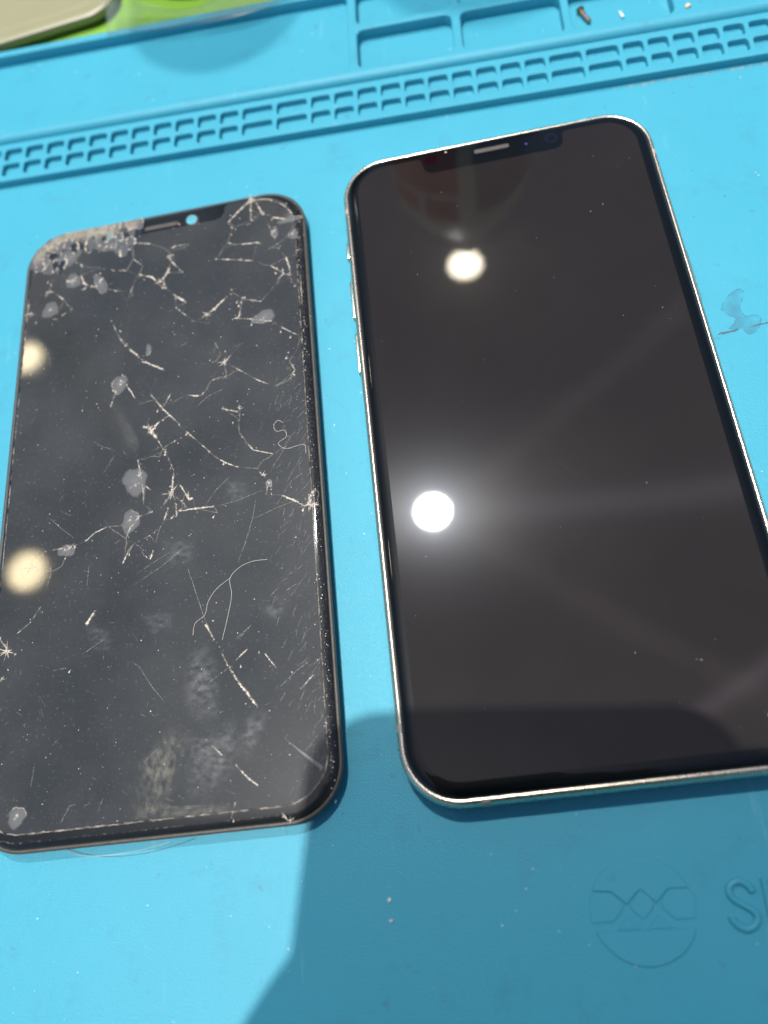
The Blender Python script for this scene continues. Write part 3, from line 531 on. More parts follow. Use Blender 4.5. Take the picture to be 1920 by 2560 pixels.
# fine scratches and the worn hatch along the right-hand edge
V, F = [], []
for wd, P in [(0.13, [(9.46, 16.07), (12.32, 18.43), (16.37, 19.78)]), (0.12, [(-29.62, 39.35), (-28.49, 34.54)]), (0.12, [(5.06, 33.77), (7.27, 34.73)]), (0.13, [(-25.74, -6.94), (-22.89, -9.8), (-19.29, -13.01)]), (0.14, [(7.84, -25.22), (9.05, -29.31), (10.96, -35.31), (13.04, -40.48)]), (0.14, [(17.24, -3.41), (14.16, -6.13), (11.35, -9.66)]), (0.12, [(23.11, -9.72), (22.23, -14.28), (20.35, -20.1), (18.55, -24.32)]), (0.12, [(-15.79, -24.79), (-15.55, -19.78)]), (0.14, [(-25.25, -23.94), (-24.48, -20.51), (-24.79, -18.42)]), (0.12, [(-16.13, 11.35), (-13.86, 9.5), (-10.56, 7.95)]), (0.1, [(-13.26, 2.29), (-10.52, 6.91)]), (0.1, [(14.11, -10.37), (19.13, -9.6), (24.65, -8.13)]), (0.1, [(-5.46, -26.27), (1.16, -22.75), (7.08, -18.59)]), (0.1, [(-4.3, -23.45), (0.14, -21.09), (4.1, -19.15)]), (0.1, [(21.97, -14.75), (28.42, -12.68), (32.88, -11.58)]), (0.1, [(-22.9, -5.76), (-20.43, -7.24)]), (0.1, [(26.82, -3.4), (29.5, 0.5), (31.68, 3.99)]), (0.1, [(7.34, -23.66), (8.08, -26.73)]), (0.12, [(17.71, -40.87), (21.27, -38.35)]), (0.12, [(-5.18, -42.59), (-3.23, -43.98), (-0.28, -48.62), (2.57, -52.06)]), (0.12, [(-15.94, -39.83), (-11.19, -37.17)]), (0.12, [(26.26, -52.29), (29.52, -49.65), (32.78, -47.42)]), (0.12, [(18.17, -41.03), (20.79, -38.85)]), (0.1, [(-25.56, -65.96), (-25.03, -60.99)]), (0.1, [(-1.78, -63.49), (1.34, -60.91)]), (0.1, [(-10.96, -71.9), (-9.96, -69.19)]), (0.14, [(-18.58, -72.96), (-16.95, -70.11), (-15.6, -69.84)])]:
    v, f = ribbon([tuple(q) for q in catmull([(*p, 0) for p in P], 4)] if False else P, wd*0.9, ZT, 0.01, 0.2, True, rnd)
    k = len(V); V += v; F += [tuple(i+k for i in q) for q in f]
for _ in range(230):
    y = rnd.uniform(-72, 25); x = 35.2-abs(rnd.gauss(0, 4.5)); L = rnd.uniform(0.6, 3.4); a = math.radians(rnd.gauss(56, 16))
    P = [(x-L*math.cos(a)/2, y-L*math.sin(a)/2), (x+L*math.cos(a)/2, y+L*math.sin(a)/2)]
    v, f = ribbon(P, rnd.uniform(.04, .09), ZT, 0.008, 0, True, rnd); k = len(V); V += v; F += [tuple(i+k for i in q) for q in f]
for _ in range(170):
    x, y = rnd.uniform(-35, 34), rnd.uniform(-72, 60); L = rnd.uniform(0.5, 2.6); a = rnd.uniform(0, math.pi)
    P = [(x, y), (x+L*math.cos(a), y+L*math.sin(a))]
    v, f = ribbon(P, rnd.uniform(.03, .07), ZT, 0.008, 0, True, rnd); k = len(V); V += v; F += [tuple(i+k for i in q) for q in f]
mesh('scratches', V, F, sx, M['scratch'])['kind'] = 'stuff'
# dust specks on the glass
V, F = [], []
for _ in range(620):
    x, y = rnd.uniform(-36, 36), rnd.uniform(-75, 74)
    if rnd.random() < .35: x = 36.3+rnd.gauss(0, .45)
    s = 0.04+abs(rnd.gauss(0, .055)); k = len(V); zt = ZT-0.02*(abs(x) > 35.6)
    V += [(x-s, y, zt), (x, y-s*rnd.uniform(.6, 1.3), zt), (x+s, y, zt), (x, y+s, zt), (x, y, zt+s*.7)]; F += [(k, k+1, k+4), (k+1, k+2, k+4), (k+2, k+3, k+4), (k+3, k, k+4)]
mesh('dust', V, F, sx, M['speck'])['kind'] = 'stuff'
# lifted glass blisters
for c, rx, ry, a, s in [((-25.67, 68.45), 2.83, 2.64, -0.0, 0), ((-31.7, 67.13), 4.66, 2.24, -0.175, 1), ((-16.46, 57.53), 1.42, 3.28, 0.349, 2), ((-29.94, 52.18), 2.32, 2.11, -0.0, 3), ((26.59, 38.11), 2.56, 1.88, -0.0, 4), ((-10.1, 25.94), 1.72, 2.66, -0.349, 5), ((-5.36, -0.98), 2.88, 3.12, -0.0, 6), ((-28.04, -71.04), 1.87, 1.81, -0.0, 7), ((-6.1, -10.84), 1.78, 2.94, -0.0, 8), ((-24.17, 60.17), 1.89, 2.3, -0.0, 9), ((30.4, 63.65), 0.83, 1.63, -0.0, 10), ((35.12, 61.59), 1.33, 1.24, -0.0, 11), ((-13.43, 71.45), 5.31, 3.65, 0.14, 12), ((-26.93, 73.63), 3.44, 2.15, 0.436, 13), ((-2.9, 34.54), 0.72, 1.48, -0.0, 14), ((34.36, 66.82), 3.1, 0.88, -0.0, 15), ((-21.2, -15.59), 1.8, 1.37, -0.0, 16), ((26.19, -6.79), 0.7, 0.85, -0.0, 17)]:
    P = []
    for i in range(22):
        t = 2*math.pi*i/22; k = 1+0.10*math.sin(2*t+s*1.7)+0.10*math.sin(3*t+s)+0.06*math.sin(7*t+2*s)
        x, y = rx*k*math.cos(t), ry*k*math.sin(t); P.append((c[0]+x*math.cos(a)-y*math.sin(a), c[1]+x*math.sin(a)+y*math.cos(a)))
    V = [(c[0], c[1], ZT+.02)]
    A = [.8]
    for q, zz, av in ((.5, .012, .66), (.84, .006, .62), (1.0, -.004, .5), (1.14, -.008, 0)):
        V += [(c[0]+(p[0]-c[0])*q, c[1]+(p[1]-c[1])*q, ZT+zz) for p in P]; A += [av]*22
    F = [(0, 1+k, 1+(k+1) % 22) for k in range(22)]+[(1+r*22+k, 1+(r+1)*22+k, 1+(r+1)*22+(k+1) % 22, 1+r*22+(k+1) % 22) for r in range(3) for k in range(22)]
    setedge(mesh('glass_blister', V, F, sx, M['lift'], True), A)
    st0 = rnd.randrange(22); V, F, A = soft_ribbon([P[(st0+k) % 22] for k in range(rnd.randint(6, 12))], .15, ZT+.01, .1, .7, 1.5, .4, .3, False)
    setedge(mesh('rim_glint', V, F, sx, M['crack']), A)  # glint on part of the blister rim, drawn as a pale ribbon
    if s not in (13, 14, 15):
        p0 = (c[0]+rx*rnd.uniform(-.6, -.1), c[1]+ry*rnd.uniform(-.5, .3)); p1 = (c[0]+rx*rnd.uniform(0, .6), c[1]+ry*rnd.uniform(-.2, .7))
        V, F, A = soft_ribbon([p0, ((p0[0]+p1[0])/2+rnd.uniform(-.4, .4), (p0[1]+p1[1])/2), p1], .24, ZT+.03, .2, 1.0)
        setedge(mesh('crack', V, F, sx, M['crack']), A)
setedge(prism('glass_wedge', [(27.17, -61.91), (30.09, -64.4), (32.55, -66.45), (34.59, -67.99), (34.24, -68.79), (32.51, -67.17), (30.06, -64.89)], ZT-.01, ZT+.04, sx, M['lift']), [.25, .35, .5, .8, .8, .5, .3]*2)
def inlim(x, y, m):
    x = max(-(W2-m), min(W2-m, x)); y = min(H2-m, y); cx_, cy_ = -(W2-RC), H2-RC
    if x < cx_ and y > cy_:
        d = math.hypot(x-cx_, y-cy_)
        if d > RC-m: x, y = cx_+(x-cx_)*(RC-m)/d, cy_+(y-cy_)*(RC-m)/d
    return x, y
# crushed corner: a mosaic of tilted shards
def inside(p, poly):
    c = False; n = len(poly)
    for i in range(n):
        (x0, y0), (x1, y1) = poly[i-1], poly[i]
        if (y0 > p[1]) != (y1 > p[1]) and p[0] < (x1-x0)*(p[1]-y0)/(y1-y0)+x0: c = not c
    return c
CR = [(-36.18, 69.57), (-34.05, 72.67), (-30.63, 75.16), (-26.29, 76.46), (-20.77, 76.61), (-13.08, 76.29), (-6.44, 75.82), (-5.67, 73.53), (-8.0, 70.17), (-7.91, 67.44), (-12.75, 67.73), (-16.08, 70.12), (-19.33, 69.9), (-23.76, 71.13), (-27.63, 71.63), (-32.59, 71.67), (-29.02, 67.93), (-27.18, 64.95), (-31.55, 65.17), (-34.67, 66.65)]
NE = [(-36.18, 69.57), (-34.05, 72.67), (-30.63, 75.16), (-26.29, 76.46), (-20.77, 76.61), (-13.08, 76.29), (-6.44, 75.82)]
xs = [p[0] for p in CR]; ys = [p[1] for p in CR]
seeds = []
while len(seeds) < 42:
    p = (rnd.uniform(min(xs), max(xs)), rnd.uniform(min(ys), max(ys)))
    if inside(p, CR) and all((p[0]-q[0])**2+.3*(p[1]-q[1])**2 > 2.1 for q in seeds):
        seeds.append(p)
    elif rnd.random() < .0004: break
def clip(poly, mx, my, nx, ny):
    out = []
    for i in range(len(poly)):
        a, c = poly[i-1], poly[i]; da = (a[0]-mx)*nx+(a[1]-my)*ny; dc = (c[0]-mx)*nx+(c[1]-my)*ny
        if da <= 0 and dc <= 0: out.append(c)
        elif (da <= 0) != (dc <= 0):
            t = da/(da-dc); q = (a[0]+(c[0]-a[0])*t, a[1]+(c[1]-a[1])*t); out.append(q)
            if dc <= 0: out.append(c)
    return out
borders = []
for s in seeds:
    ra = [rnd.uniform(.5, 1.3) for _ in range(9)]
    cell = [(s[0]+1.6*ra[k]*math.cos(k*.698), s[1]+2.6*ra[k]*math.sin(k*.698)) for k in range(9)]
    for q in seeds:
        if q is s or abs(q[0]-s[0]) > 5 or abs(q[1]-s[1]) > 5: continue
        cell = clip(cell, (s[0]+q[0])/2, (s[1]+q[1])/2, q[0]-s[0], (q[1]-s[1])*.3)
        if len(cell) < 3: break
    # keep within the crushed outline roughly and inside the glass
    lim = []
    for x, y in cell:
        if abs(x) > W2-1.2: x = math.copysign(W2-1.2, x)
        if y > H2-1.2: y = H2-1.2
        cx_, cy_ = -(W2-RC), H2-RC
        if x < cx_ and y > cy_:
            d = math.hypot(x-cx_, y-cy_)
            if d > RC-1.2: x, y = cx_+(x-cx_)*(RC-1.2)/d, cy_+(y-cy_)*(RC-1.2)/d
        lim.append((x, y))
    cell = [(s[0]+(x-s[0])*.985, s[1]+(y-s[1])*.985) for x, y in lim]
    if len(cell) < 3: continue
    tx, ty = rnd.gauss(0, .035), rnd.gauss(0, .035)
    edge = min(math.hypot(s[0]-q[0], s[1]-q[1]) for q in NE)
    r_ = rnd.random()
    if edge < 2.2: mm = M['shard2'] if r_ < .15 else M['shard1'] if r_ < .92 else M['shard4']
    elif abs(s[0]+15) < 3.5 and edge < 4: mm = M['shard4'] if r_ < .5 else M['shard1']
    else: mm = M['shard1'] if r_ < .62 else M['shard3']
    for a_, b_ in zip(cell, cell[1:]+cell[:1]):
        if rnd.random() < (.30 if edge < 3 else .38): borders.append((a_, b_))
    n = len(cell); z0 = ZT-.05
    top = [(x, y, ZT+.05+(x-s[0])*tx+(y-s[1])*ty) for x, y in cell]
    mesh('glass_shard', [(x, y, z0) for x, y in cell]+top, [tuple(range(n, 2*n))]+[(i, (i+1) % n, n+(i+1) % n, n+i) for i in range(n)], sx, mm)
V, F, A = [], [], []
for a_, b_ in borders:
    v, f, al = soft_ribbon([a_, ((a_[0]+b_[0])/2+rnd.uniform(-.2, .2), (a_[1]+b_[1])/2+rnd.uniform(-.2, .2)), b_], .26, ZT+.16, .1, 1.0)
    k = len(V); V += v; F += [tuple(i+k for i in q) for q in f]; A += al
V = [(*inlim(x, y, 1.1), z) for x, y, z in V]
o = mesh('fractured_edges', V, F, sx, M['crack']); setedge(o, A); o['kind'] = 'stuff'
for pts, wd in ((NE, 2.2), (NE[3:], 3.4), (NE[1:5], 1.6)):
    pts = [(x+.5, y-wd*.35) for x, y in pts]
    V, F, A = soft_ribbon(pts, wd, ZT+.17, .35, .9, 2.0, .6, .2, False); V = [(*inlim(x, y, 1.0), z) for x, y, z in V]; setedge(mesh('glass_powder', V, F, sx, M['flake']), A)
for _ in range(46):
    j_ = rnd.randrange(len(NE)-1); tt = rnd.random(); x0 = NE[j_][0]+(NE[j_+1][0]-NE[j_][0])*tt; y0 = NE[j_][1]+(NE[j_+1][1]-NE[j_][1])*tt
    a = math.radians(-90+(18 if j_ > 2 else 30)+rnd.gauss(0, 28)); ln = .8+4.2*rnd.random()**1.6
    pts = [inlim(x0+ln*k*math.cos(a+.2*k), y0+ln*k*math.sin(a+.2*k), 1.0) for k in (0, .4, .75, 1)]
    V, F, A = soft_ribbon(pts, rnd.uniform(.15, .55), ZT+.18, .25, .9, 2.4, .4, .2, False); setedge(mesh('glass_splinter', V, F, sx, M['flake']), A)
# dusty line where the flat glass meets its curved rim
def arcline(l, r, bt, tp, rad, a0, a1, n=60):
    P = rr((r-l)/2, (tp-bt)/2, rad, 14); P = [(x+(l+r)/2, y+(bt+tp)/2) for x, y in P]
    return P
P = arcline(-36.4, 35.65, -74.4, 76.2, 9.4, 0, 1)
k0 = [i for i, p in enumerate(P) if p[1] < 62]
side = [p for p in P if p[1] < 62]
side = sorted(side, key=lambda p: math.atan2(p[1]+5, p[0]) if p[1] > -75 else 0)
lw = [(-36.4, 60)]+[p for p in P if p[0] < 0 and p[1] < -60]+[p for p in P if p[0] > 0 and p[1] < -60]+[(35.65, 66)]
for (a, c, wd) in ((lw[:2], None, .20), (lw[1:-1], None, .30), (lw[-2:], None, .17)):
    V, F = ribbon(a, wd, ZT-.015, .02, .5, False, rnd); mesh('edge_dust', V, F, sx, M['dustline'])
V, F = ribbon(lw[-2:], 1.5, ZT-.04, .01, .2, False, rnd)
mesh('edge_grit', [(x+0.95, y, z-.03) for x, y, z in V], F, sx, film_mat('grit', (0.26, 0.24, 0.22), 0.38, 0.7, 2600, 0.56, 0.72))
V, F = ribbon(lw[1:-1], 1.4, ZT-.06, .01, .2, False, rnd)
mesh('edge_grit', [(x*1.012, y*1.012 if y < 0 else y, z) for x, y, z in V], F, sx, film_mat('grit2', (0.26, 0.24, 0.20), 0.45, 0.7, 1800, 0.48, 0.74))
# smudges: thin greasy films with soft edges
for i, P in enumerate([[(-2.69, -63.39), (0.87, -60.44), (3.11, -57.73), (7.22, -59.46), (6.34, -64.36), (4.59, -69.06), (1.98, -71.99), (-0.24, -71.77), (-2.56, -68.32)], [(7.63, -42.4), (10.92, -41.0), (13.91, -46.37), (13.83, -52.09), (13.32, -57.4), (9.02, -56.27), (6.73, -51.24)], [(6.31, -59.36), (13.53, -58.07), (17.59, -57.26), (18.36, -62.37), (16.05, -67.83), (11.63, -71.37), (7.25, -70.13)], [(17.88, -63.96), (18.48, -57.36), (23.41, -56.67), (22.84, -60.38), (20.05, -65.02)], [(-4.18, -73.76), (-3.94, -67.37), (-0.7, -71.33), (4.63, -73.04), (14.22, -72.82), (14.63, -74.81)], [(-3.04, -33.41), (-0.62, -32.78), (4.24, -33.45), (3.8, -37.17), (-0.52, -37.53)], [(1.05, -16.13), (8.07, -17.72), (9.06, -22.42), (2.15, -22.4)], [(15.71, -3.69), (21.23, -5.69), (20.6, -10.37), (16.63, -9.2)], [(23.31, -33.24), (28.94, -33.08), (28.25, -38.13), (23.17, -37.44)], [(-15.82, -33.22), (-10.32, -34.92), (-9.1, -40.71), (-13.56, -38.74)]]):
    n = len(P); cx = sum(p[0] for p in P)/n; cy = sum(p[1] for p in P)/n
    Pc = [(q[0], q[1]) for q in catmull([(*p, 0) for p in P+[P[0]]], 4)[:-1]]; n = len(Pc)
    V = [(cx, cy, ZT-.004)]; A = [1.0]
    for q, av in ((.35, .95), (.62, .72), (.85, .34), (1.05, .1), (1.25, 0)):
        V += [(cx+(x-cx)*q, cy+(y-cy)*q, ZT-.004) for x, y in Pc]; A += [av*rnd.uniform(.7, 1.15)*(.62 if i > 4 else 1) for _ in Pc]
    F = [(0, 1+j, 1+(j+1) % n) for j in range(n)]+[(1+r*n+j, 1+(r+1)*n+j, 1+(r+1)*n+(j+1) % n, 1+r*n+(j+1) % n) for r in range(4) for j in range(n)]
    setedge(mesh('smudge', V, F, sx, M['smudge'] if i in (0, 4) else M['smudge2']), A)
LROOT = Matrix.Translation((-87.6517, -0.2794, 0)) @ Matrix.Rotation(-0.0039, 4, 'Z')
for P, lab in zip([[(25.14, -24.56), (21.68, -24.54), (18.76, -25.59), (16.79, -27.75), (17.1, -31.41), (16.16, -36.02), (14.91, -40.73)], [(16.79, -27.6), (13.88, -29.51), (11.93, -32.12), (11.2, -34.87), (9.05, -36.47), (8.57, -38.97)], [(30.09, 7.93), (28.84, 8.73), (27.86, 7.49), (28.47, 5.96), (30.25, 5.93), (30.68, 4.17), (28.74, 2.84), (30.54, 1.14), (34.58, 1.53), (34.95, -0.73)]], ('long pale fibre forking down the middle of the cracked screen', 'short pale fibre branching off the longer one on cracked screen', 'curly pale fibre near the right edge of the cracked screen')):
    Q = [tuple(LROOT @ Vector(q)) for q in catmull([(*p, ZT+.09) for p in P], 6)]
    tag(tube('fibre', Q, 0.045, None, M['fluff'], 5), lab, 'fibre')

# ------------------------------------------------------------------ small things on the mat
tag(tube('hair', catmull([(x, y, 0.06+0.25*(i in (0, 5))) for i, (x, y) in enumerate([(-107.31, -77.98), (-102.16, -79.58), (-96.28, -80.35), (-89.67, -80.18), (-84.74, -79.42), (-80.65, -78.52)])], 6), 0.05, None, M['darkhair'], 5), 'thin brown hair curving out under the bottom edge of the cracked screen', 'hair')
tag(tube('hair', catmull([(-107, -78.6, .3), (-104, -79.5, .1), (-99, -79.9, .07), (-92, -79.6, .07), (-86, -78.7, .2)], 6), 0.04, None, M['fluff'], 5), 'pale hair beside the brown one at the bottom edge of the cracked screen', 'hair')
# screw lying in a compartment
a = Vector((31.4, 122.5, 0)); d = (Vector((33.5, 116.5, 0))-a); ang = math.atan2(d.y, d.x)
scw = empty('screw', (31.6, 122.0, 2.0), (0, 0.06, ang), label='tiny coppery machine screw lying in a mat compartment', cat='screw'); scw.scale = (.85, .85, .85)
def revolve(name, prof, parent, m, n=20, axis='x', **kw):
    rings = [[(x, r*math.cos(2*math.pi*i/n), r*math.sin(2*math.pi*i/n)) for i in range(n)] for x, r in prof]
    if axis == 'z': rings = [[(p[1], p[2], p[0]) for p in r] for r in rings]
    return loft(name, rings, parent, m, True, True, True, 40, **kw)
revolve('head', [(-0.75, 0.75), (-0.7, 1.15), (-0.45, 1.35), (0.0, 1.35), (0.1, 1.1)], scw, M['darksteel'])
revolve('socket', [(-0.86, 0.5), (-0.86, 0.62), (-0.74, 0.62)], scw, M['copper'], 6)
pr = []
for i in range(11): pr += [(0.1+i*0.26, 0.62), (0.23+i*0.26, 0.80)]
revolve('thread', pr+[(2.95, .6)], scw, M['copper'])
revolve('threadlock', [(2.9, .66), (3.0, .76), (3.8, .78), (3.9, .66)], scw, M['lock'])
pr = []
for i in range(7): pr += [(3.9+i*0.26, 0.58), (4.03+i*0.26, 0.76)]
revolve('tip', pr+[(5.75, .45), (5.9, .2)], scw, M['copper'])
tag(tube('plastic_bit', [(41.7, 119.4, 1.3), (41.9, 117.9, 1.35), (42.1, 116.8, 1.35)], [.22, .38, .36], None, M['white_plastic'], 8), 'small white plastic bit near the screw in the compartment', 'plastic bit')
tag(blob('crumb', (57.5, 111.9, 4.65), 0.72, None, M['crumb'], .35, 2, (1, .95, .6)), 'beige crumb on the blue mat rim at the top right', 'crumb')
tag(blob('crumb', (-43.6, -92.8, .2), .36, None, M['white_crumb'], .3, 2, (.85, 1.3, .7)), 'white crumb in the shade, farther of two below the phones', 'crumb', 'white crumbs below the phones')
tag(blob('crumb', (-43.7, -96.2, .2), .33, None, M['white_crumb'], .3, 2, (1, .85, .7)), 'white crumb in the shade, nearer of two below the phones', 'crumb', 'white crumbs below the phones')
# lint and grit on the mat
rnd = random.Random(11)
def scatter(name, n, m, smin, smax, label, region):
    V, F = [], []
    for _ in range(n):
        u, v = rnd.uniform(region[0], region[1]), rnd.uniform(region[2], region[3])
        z = 0.0 if v < 95 else 0.9 if 115 < v < 127 and -36 < u < -11 or 115 < v < 127 and -6 < u < 18 or 115 < v < 127 and 23 < u < 47 or 115 < v < 144 and u < -41 else None
        if z is None: continue
        ca, sa = math.cos(ANG), math.sin(ANG); x, y = u*ca-v*sa, u*sa+v*ca; s = smin+(smax-smin)*rnd.random()**3
        k = len(V); a = rnd.uniform(0, 6.28); e = rnd.uniform(.4, 1)
        for t in range(4): V.append((x+s*math.cos(a+t*1.57)*(e if t % 2 else 1), y+s*math.sin(a+t*1.57)*(e if t % 2 else 1), z))
        V.append((x, y, z+s*.6)); F += [(k+t, k+(t+1) % 4, k+4) for t in range(4)]
    o = mesh(name, V, F, None, m); tag(o, label, 'dust', kind='stuff')
scatter('pale_lint', 900, M['speck'], .05, .26, 'pale lint specks scattered over the blue mat', (-150, 90, -125, 147))
scatter('dark_grit', 420, M['greyspeck'], .05, .30, 'dark grit specks scattered over the blue mat', (-150, 90, -60, 147))
# residue smear with a dark stroke on the right of the mat
smear = empty('smear', (0, 0, 0), label='dried smear with a dark pencil-like stroke on the mat right of the intact phone', cat='smear')
P = [(44.0, 20.5), (45.2, 22.6), (47.4, 24.6), (49.6, 25.0), (49.3, 22.6), (48.0, 20.2), (48.6, 17.8), (50.8, 17.6), (51.6, 16.2), (49.9, 13.4), (48.0, 13.0), (46.9, 14.6), (44.4, 15.2), (45.8, 16.4), (46.4, 17.7), (45.0, 18.6)]
Pc = [q[:2] for q in catmull([(*p, 0) for p in P+[P[0]]], 4)[:-1]]
sheet('residue', Pc, 0.006, smear, M['stain'])
V, F = ribbon(Pc+[Pc[0]], .16, .008, .005, .6, False, rnd); mesh('residue_edge', V, F, smear, film_mat('residue_edge', (0.06, 0.20, 0.28), .8, .6, 500, .4, .6))
V, F = ribbon([(41.6, 14.1), (44.6, 14.4), (46.5, 14.6)], .55, .012, .005, .5, True, rnd); mesh('dark_stroke', V, F, smear, M['stainline'])
V, F = ribbon([(48.6, 14.7), (50.5, 14.9), (56, 15.2), (64, 15.6)], .42, .012, .005, .4, True, rnd); mesh('dark_stroke', V, F, smear, M['stainline'])
V, F = ribbon([(x, 95.0, .012) [:2] for x in (30, 45, 60, 75, 95)], .35, .012, .01, .8, False, rnd)
o = mesh('grime_line', V, F, None, M['grime'], rot=(0, 0, ANG)); tag(o, 'brownish grime line along the foot of the cell strip, right end', 'grime', kind='stuff')

# ------------------------------------------------------------------ things beyond the far rim of the mat
ca, sa = math.cos(ANG), math.sin(ANG)
gs = empty('green_board', (0, 0, 0), (0, 0, ANG), label='lime green plastic board lying behind the blue mat', cat='board')
prism('board', rect_pts(-260, 30, 148.9, 360, 4), -2.15, 0.5, gs, M['green'], .4)
cs = empty('phone_case', (-103.0, 163.6, 0.52), (0, 0, math.radians(6.3)), label='beige silicone phone case lying face down on the green board', cat='phone case')
o = loft('shell', [[(x-37, y+76, z) for x, y in rr(37-i, 76-i, 10-i, 12)] for i, z in ((2.6, 0), (1.4, .8), (0.3, 2.2), (0, 3.4), (.25, 4.1), (.9, 4.5), (1.8, 4.65))], cs, M['case'])
o = loft('raised_panel', [[(x-37, y+76, z) for x, y in rr(37-i, 76-i, 8, 12)] for i, z in ((4.6, 4.6), (5.4, 4.85), (6.4, 4.9))], cs, M['case'])
V, F = [], []; nu, nv = 28, 6
for i in range(nu+1):
    t = i/nu; x = -106+57*t; y0 = 151.9-5.6*math.sin(t*math.pi*0.75)**1.2+3.5*max(0, t-.85)/.15*.5
    for j in range(nv+1):
        s = j/nv; y = y0+s*(13-5*t); z = 4.7+s*(.6+1.6*math.sin(t*7+s*2))+.7*math.sin(t*11)*s
        V.append((x, y, z+.9*abs(math.sin(t*3.1))*(1-s)*.6))
for i in range(nu):
    for j in range(nv): k = i*(nv+1)+j; F.append((k, k+1, k+nv+2, k+nv+1))
o = mesh('plastic_film', V, F, None, M['film'], True); tag(o, 'crumpled clear plastic film draped over the mat rim onto the green board', 'plastic film')
md = o.modifiers.new('thickness', 'SOLIDIFY'); md.thickness = 0.08*MM

def bottle(x, y, r, h_sh, h_tip, m, label, labels=None, z0=0.5):
    b_ = empty('bottle', (x, y, z0), label=label, cat='bottle')
    revolve('body', [(0, r*.9), (1.5, r), (h_sh*.5, r), (h_sh, r), (h_sh+5, r*.95), (h_sh+.3*(h_tip-h_sh), r*.78), (h_sh+.55*(h_tip-h_sh), r*.5), (h_sh+.66*(h_tip-h_sh), r*.34)], b_, m, 40, 'z')
    revolve('nozzle', [(h_sh+.66*(h_tip-h_sh), r*.36), (h_tip-6, r*.30), (h_tip-4, r*.2), (h_tip, r*.16)], b_, M['white_plastic'], 24, 'z')
    for (mm, a0, a1, z1, z2) in labels or ():
        n = 16; V = []
        for zz in (z1, z2):
            for i in range(n+1): t = math.radians(a0+(a1-a0)*i/n); V.append(((r+.15)*math.cos(t), (r+.15)*math.sin(t), zz))
        mesh('label', V, [(i, i+1, n+2+i, n+1+i) for i in range(n)], b_, mm, True)
    return b_
bottle(0, 208, 32, 152, 203, M['milky'], 'white squeeze bottle with red and navy labels standing behind the mat',
       [(M['red_label'], 190, 264, 20, 132), (M['blue_label'], 277, 350, 20, 145), (M['red_label'], 196, 228, 135, 146), (M['red_label'], 234, 262, 135, 148), (M['milky'], 296, 338, 108, 112), (M['milky'], 290, 330, 120, 124)], -2.2)
bottle(-75.5, 191.5, 26.5, 100, 150, M['dark_bottle'], 'dark dropper bottle standing on the green board')

st = empty('tool_stand', (-236, 250, -2.2), label='dark upright tool stand behind the mat, mirrored as a dark band in the cracked screen', cat='stand')
revolve('foot', [(0, 34), (6, 34), (9, 18)], st, M['dark_bottle'], 32, 'z')
tube('arm', [(0, 0, 8), (-14, 0, 150), (-34, 1, 260), (-56, 2, 370), (-64, 4, 420)], [9, 10, 15, 13, 8], st, M['dark_bottle'], 16)
# ------------------------------------------------------------------ lit ceiling lamps seen mirrored in the two screens
def lamp(x, y, z, r, s, col, label):
    t = empty('ceiling_lamp', (x, y, z), label=label, cat='lamp', group='round ceiling lamps mirrored in the screens')
    revolve('can', [(0, r*1.35), (70, r*1.35), (90, r*1.0), (96, 4)], t, M['lamp_can'], 32, 'z')
    revolve('cord', [(90, 3), (700, 3)], t, M['gasket'], 8, 'z')
    disc('lit_disc', 0, 0, -0.5, r, t, emit_mat('lamp_glow', col, s), 40)
    return t
lamp(-136, 806, 2000, 40, 1600, (1.0, .97, .92), 'brightest round ceiling lamp, mirrored in the middle of the intact phone')
lamp(73, 1653, 2000, 50, 75, (1.0, .88, .68), 'warm round ceiling lamp, mirrored near the top of the intact phone')
lamp(-1397, 816, 2000, 60, 36, (1.0, .82, .50), 'warm round ceiling lamp, mirrored at the lower left of the cracked screen')
lamp(-1462, 1608, 2000, 55, 34, (1.0, .84, .54), 'warm round ceiling lamp, mirrored at the upper left edge of the cracked screen')

# ------------------------------------------------------------------ the phone that takes the picture
cp = empty('camera_phone', (0, 0, 0), label='black phone held above the mat whose shadow covers the lower right', cat='smartphone')
cp.location = cam.location; cp.rotation_euler = cam.rotation_euler
PX0, PX1, PY0, PY1 = -60, 22, -146, 15
loft('body', [[(x+(PX0+PX1)/2, y+(PY0+PY1)/2, z) for x, y in rr((PX1-PX0)/2-i, (PY1-PY0)/2-i, 13-i, 12)] for i, z in ((1.2, 1.0), (0.2, 2.0), (0, 4.5), (0.2, 7.5), (1.2, 8.8))], cp, M['black'])
n = 32
mesh('lens_ring', [(rad*math.cos(2*math.pi*i/n), rad*math.sin(2*math.pi*i/n), z) for rad, z in ((6.5, 0.95), (6.5, .1), (8.2, .1), (8.4, .95)) for i in range(n)],
     [(k*n+i, k*n+(i+1) % n, (k+1)*n+(i+1) % n, (k+1)*n+i) for k in range(3) for i in range(n)], cp, M['steel'])

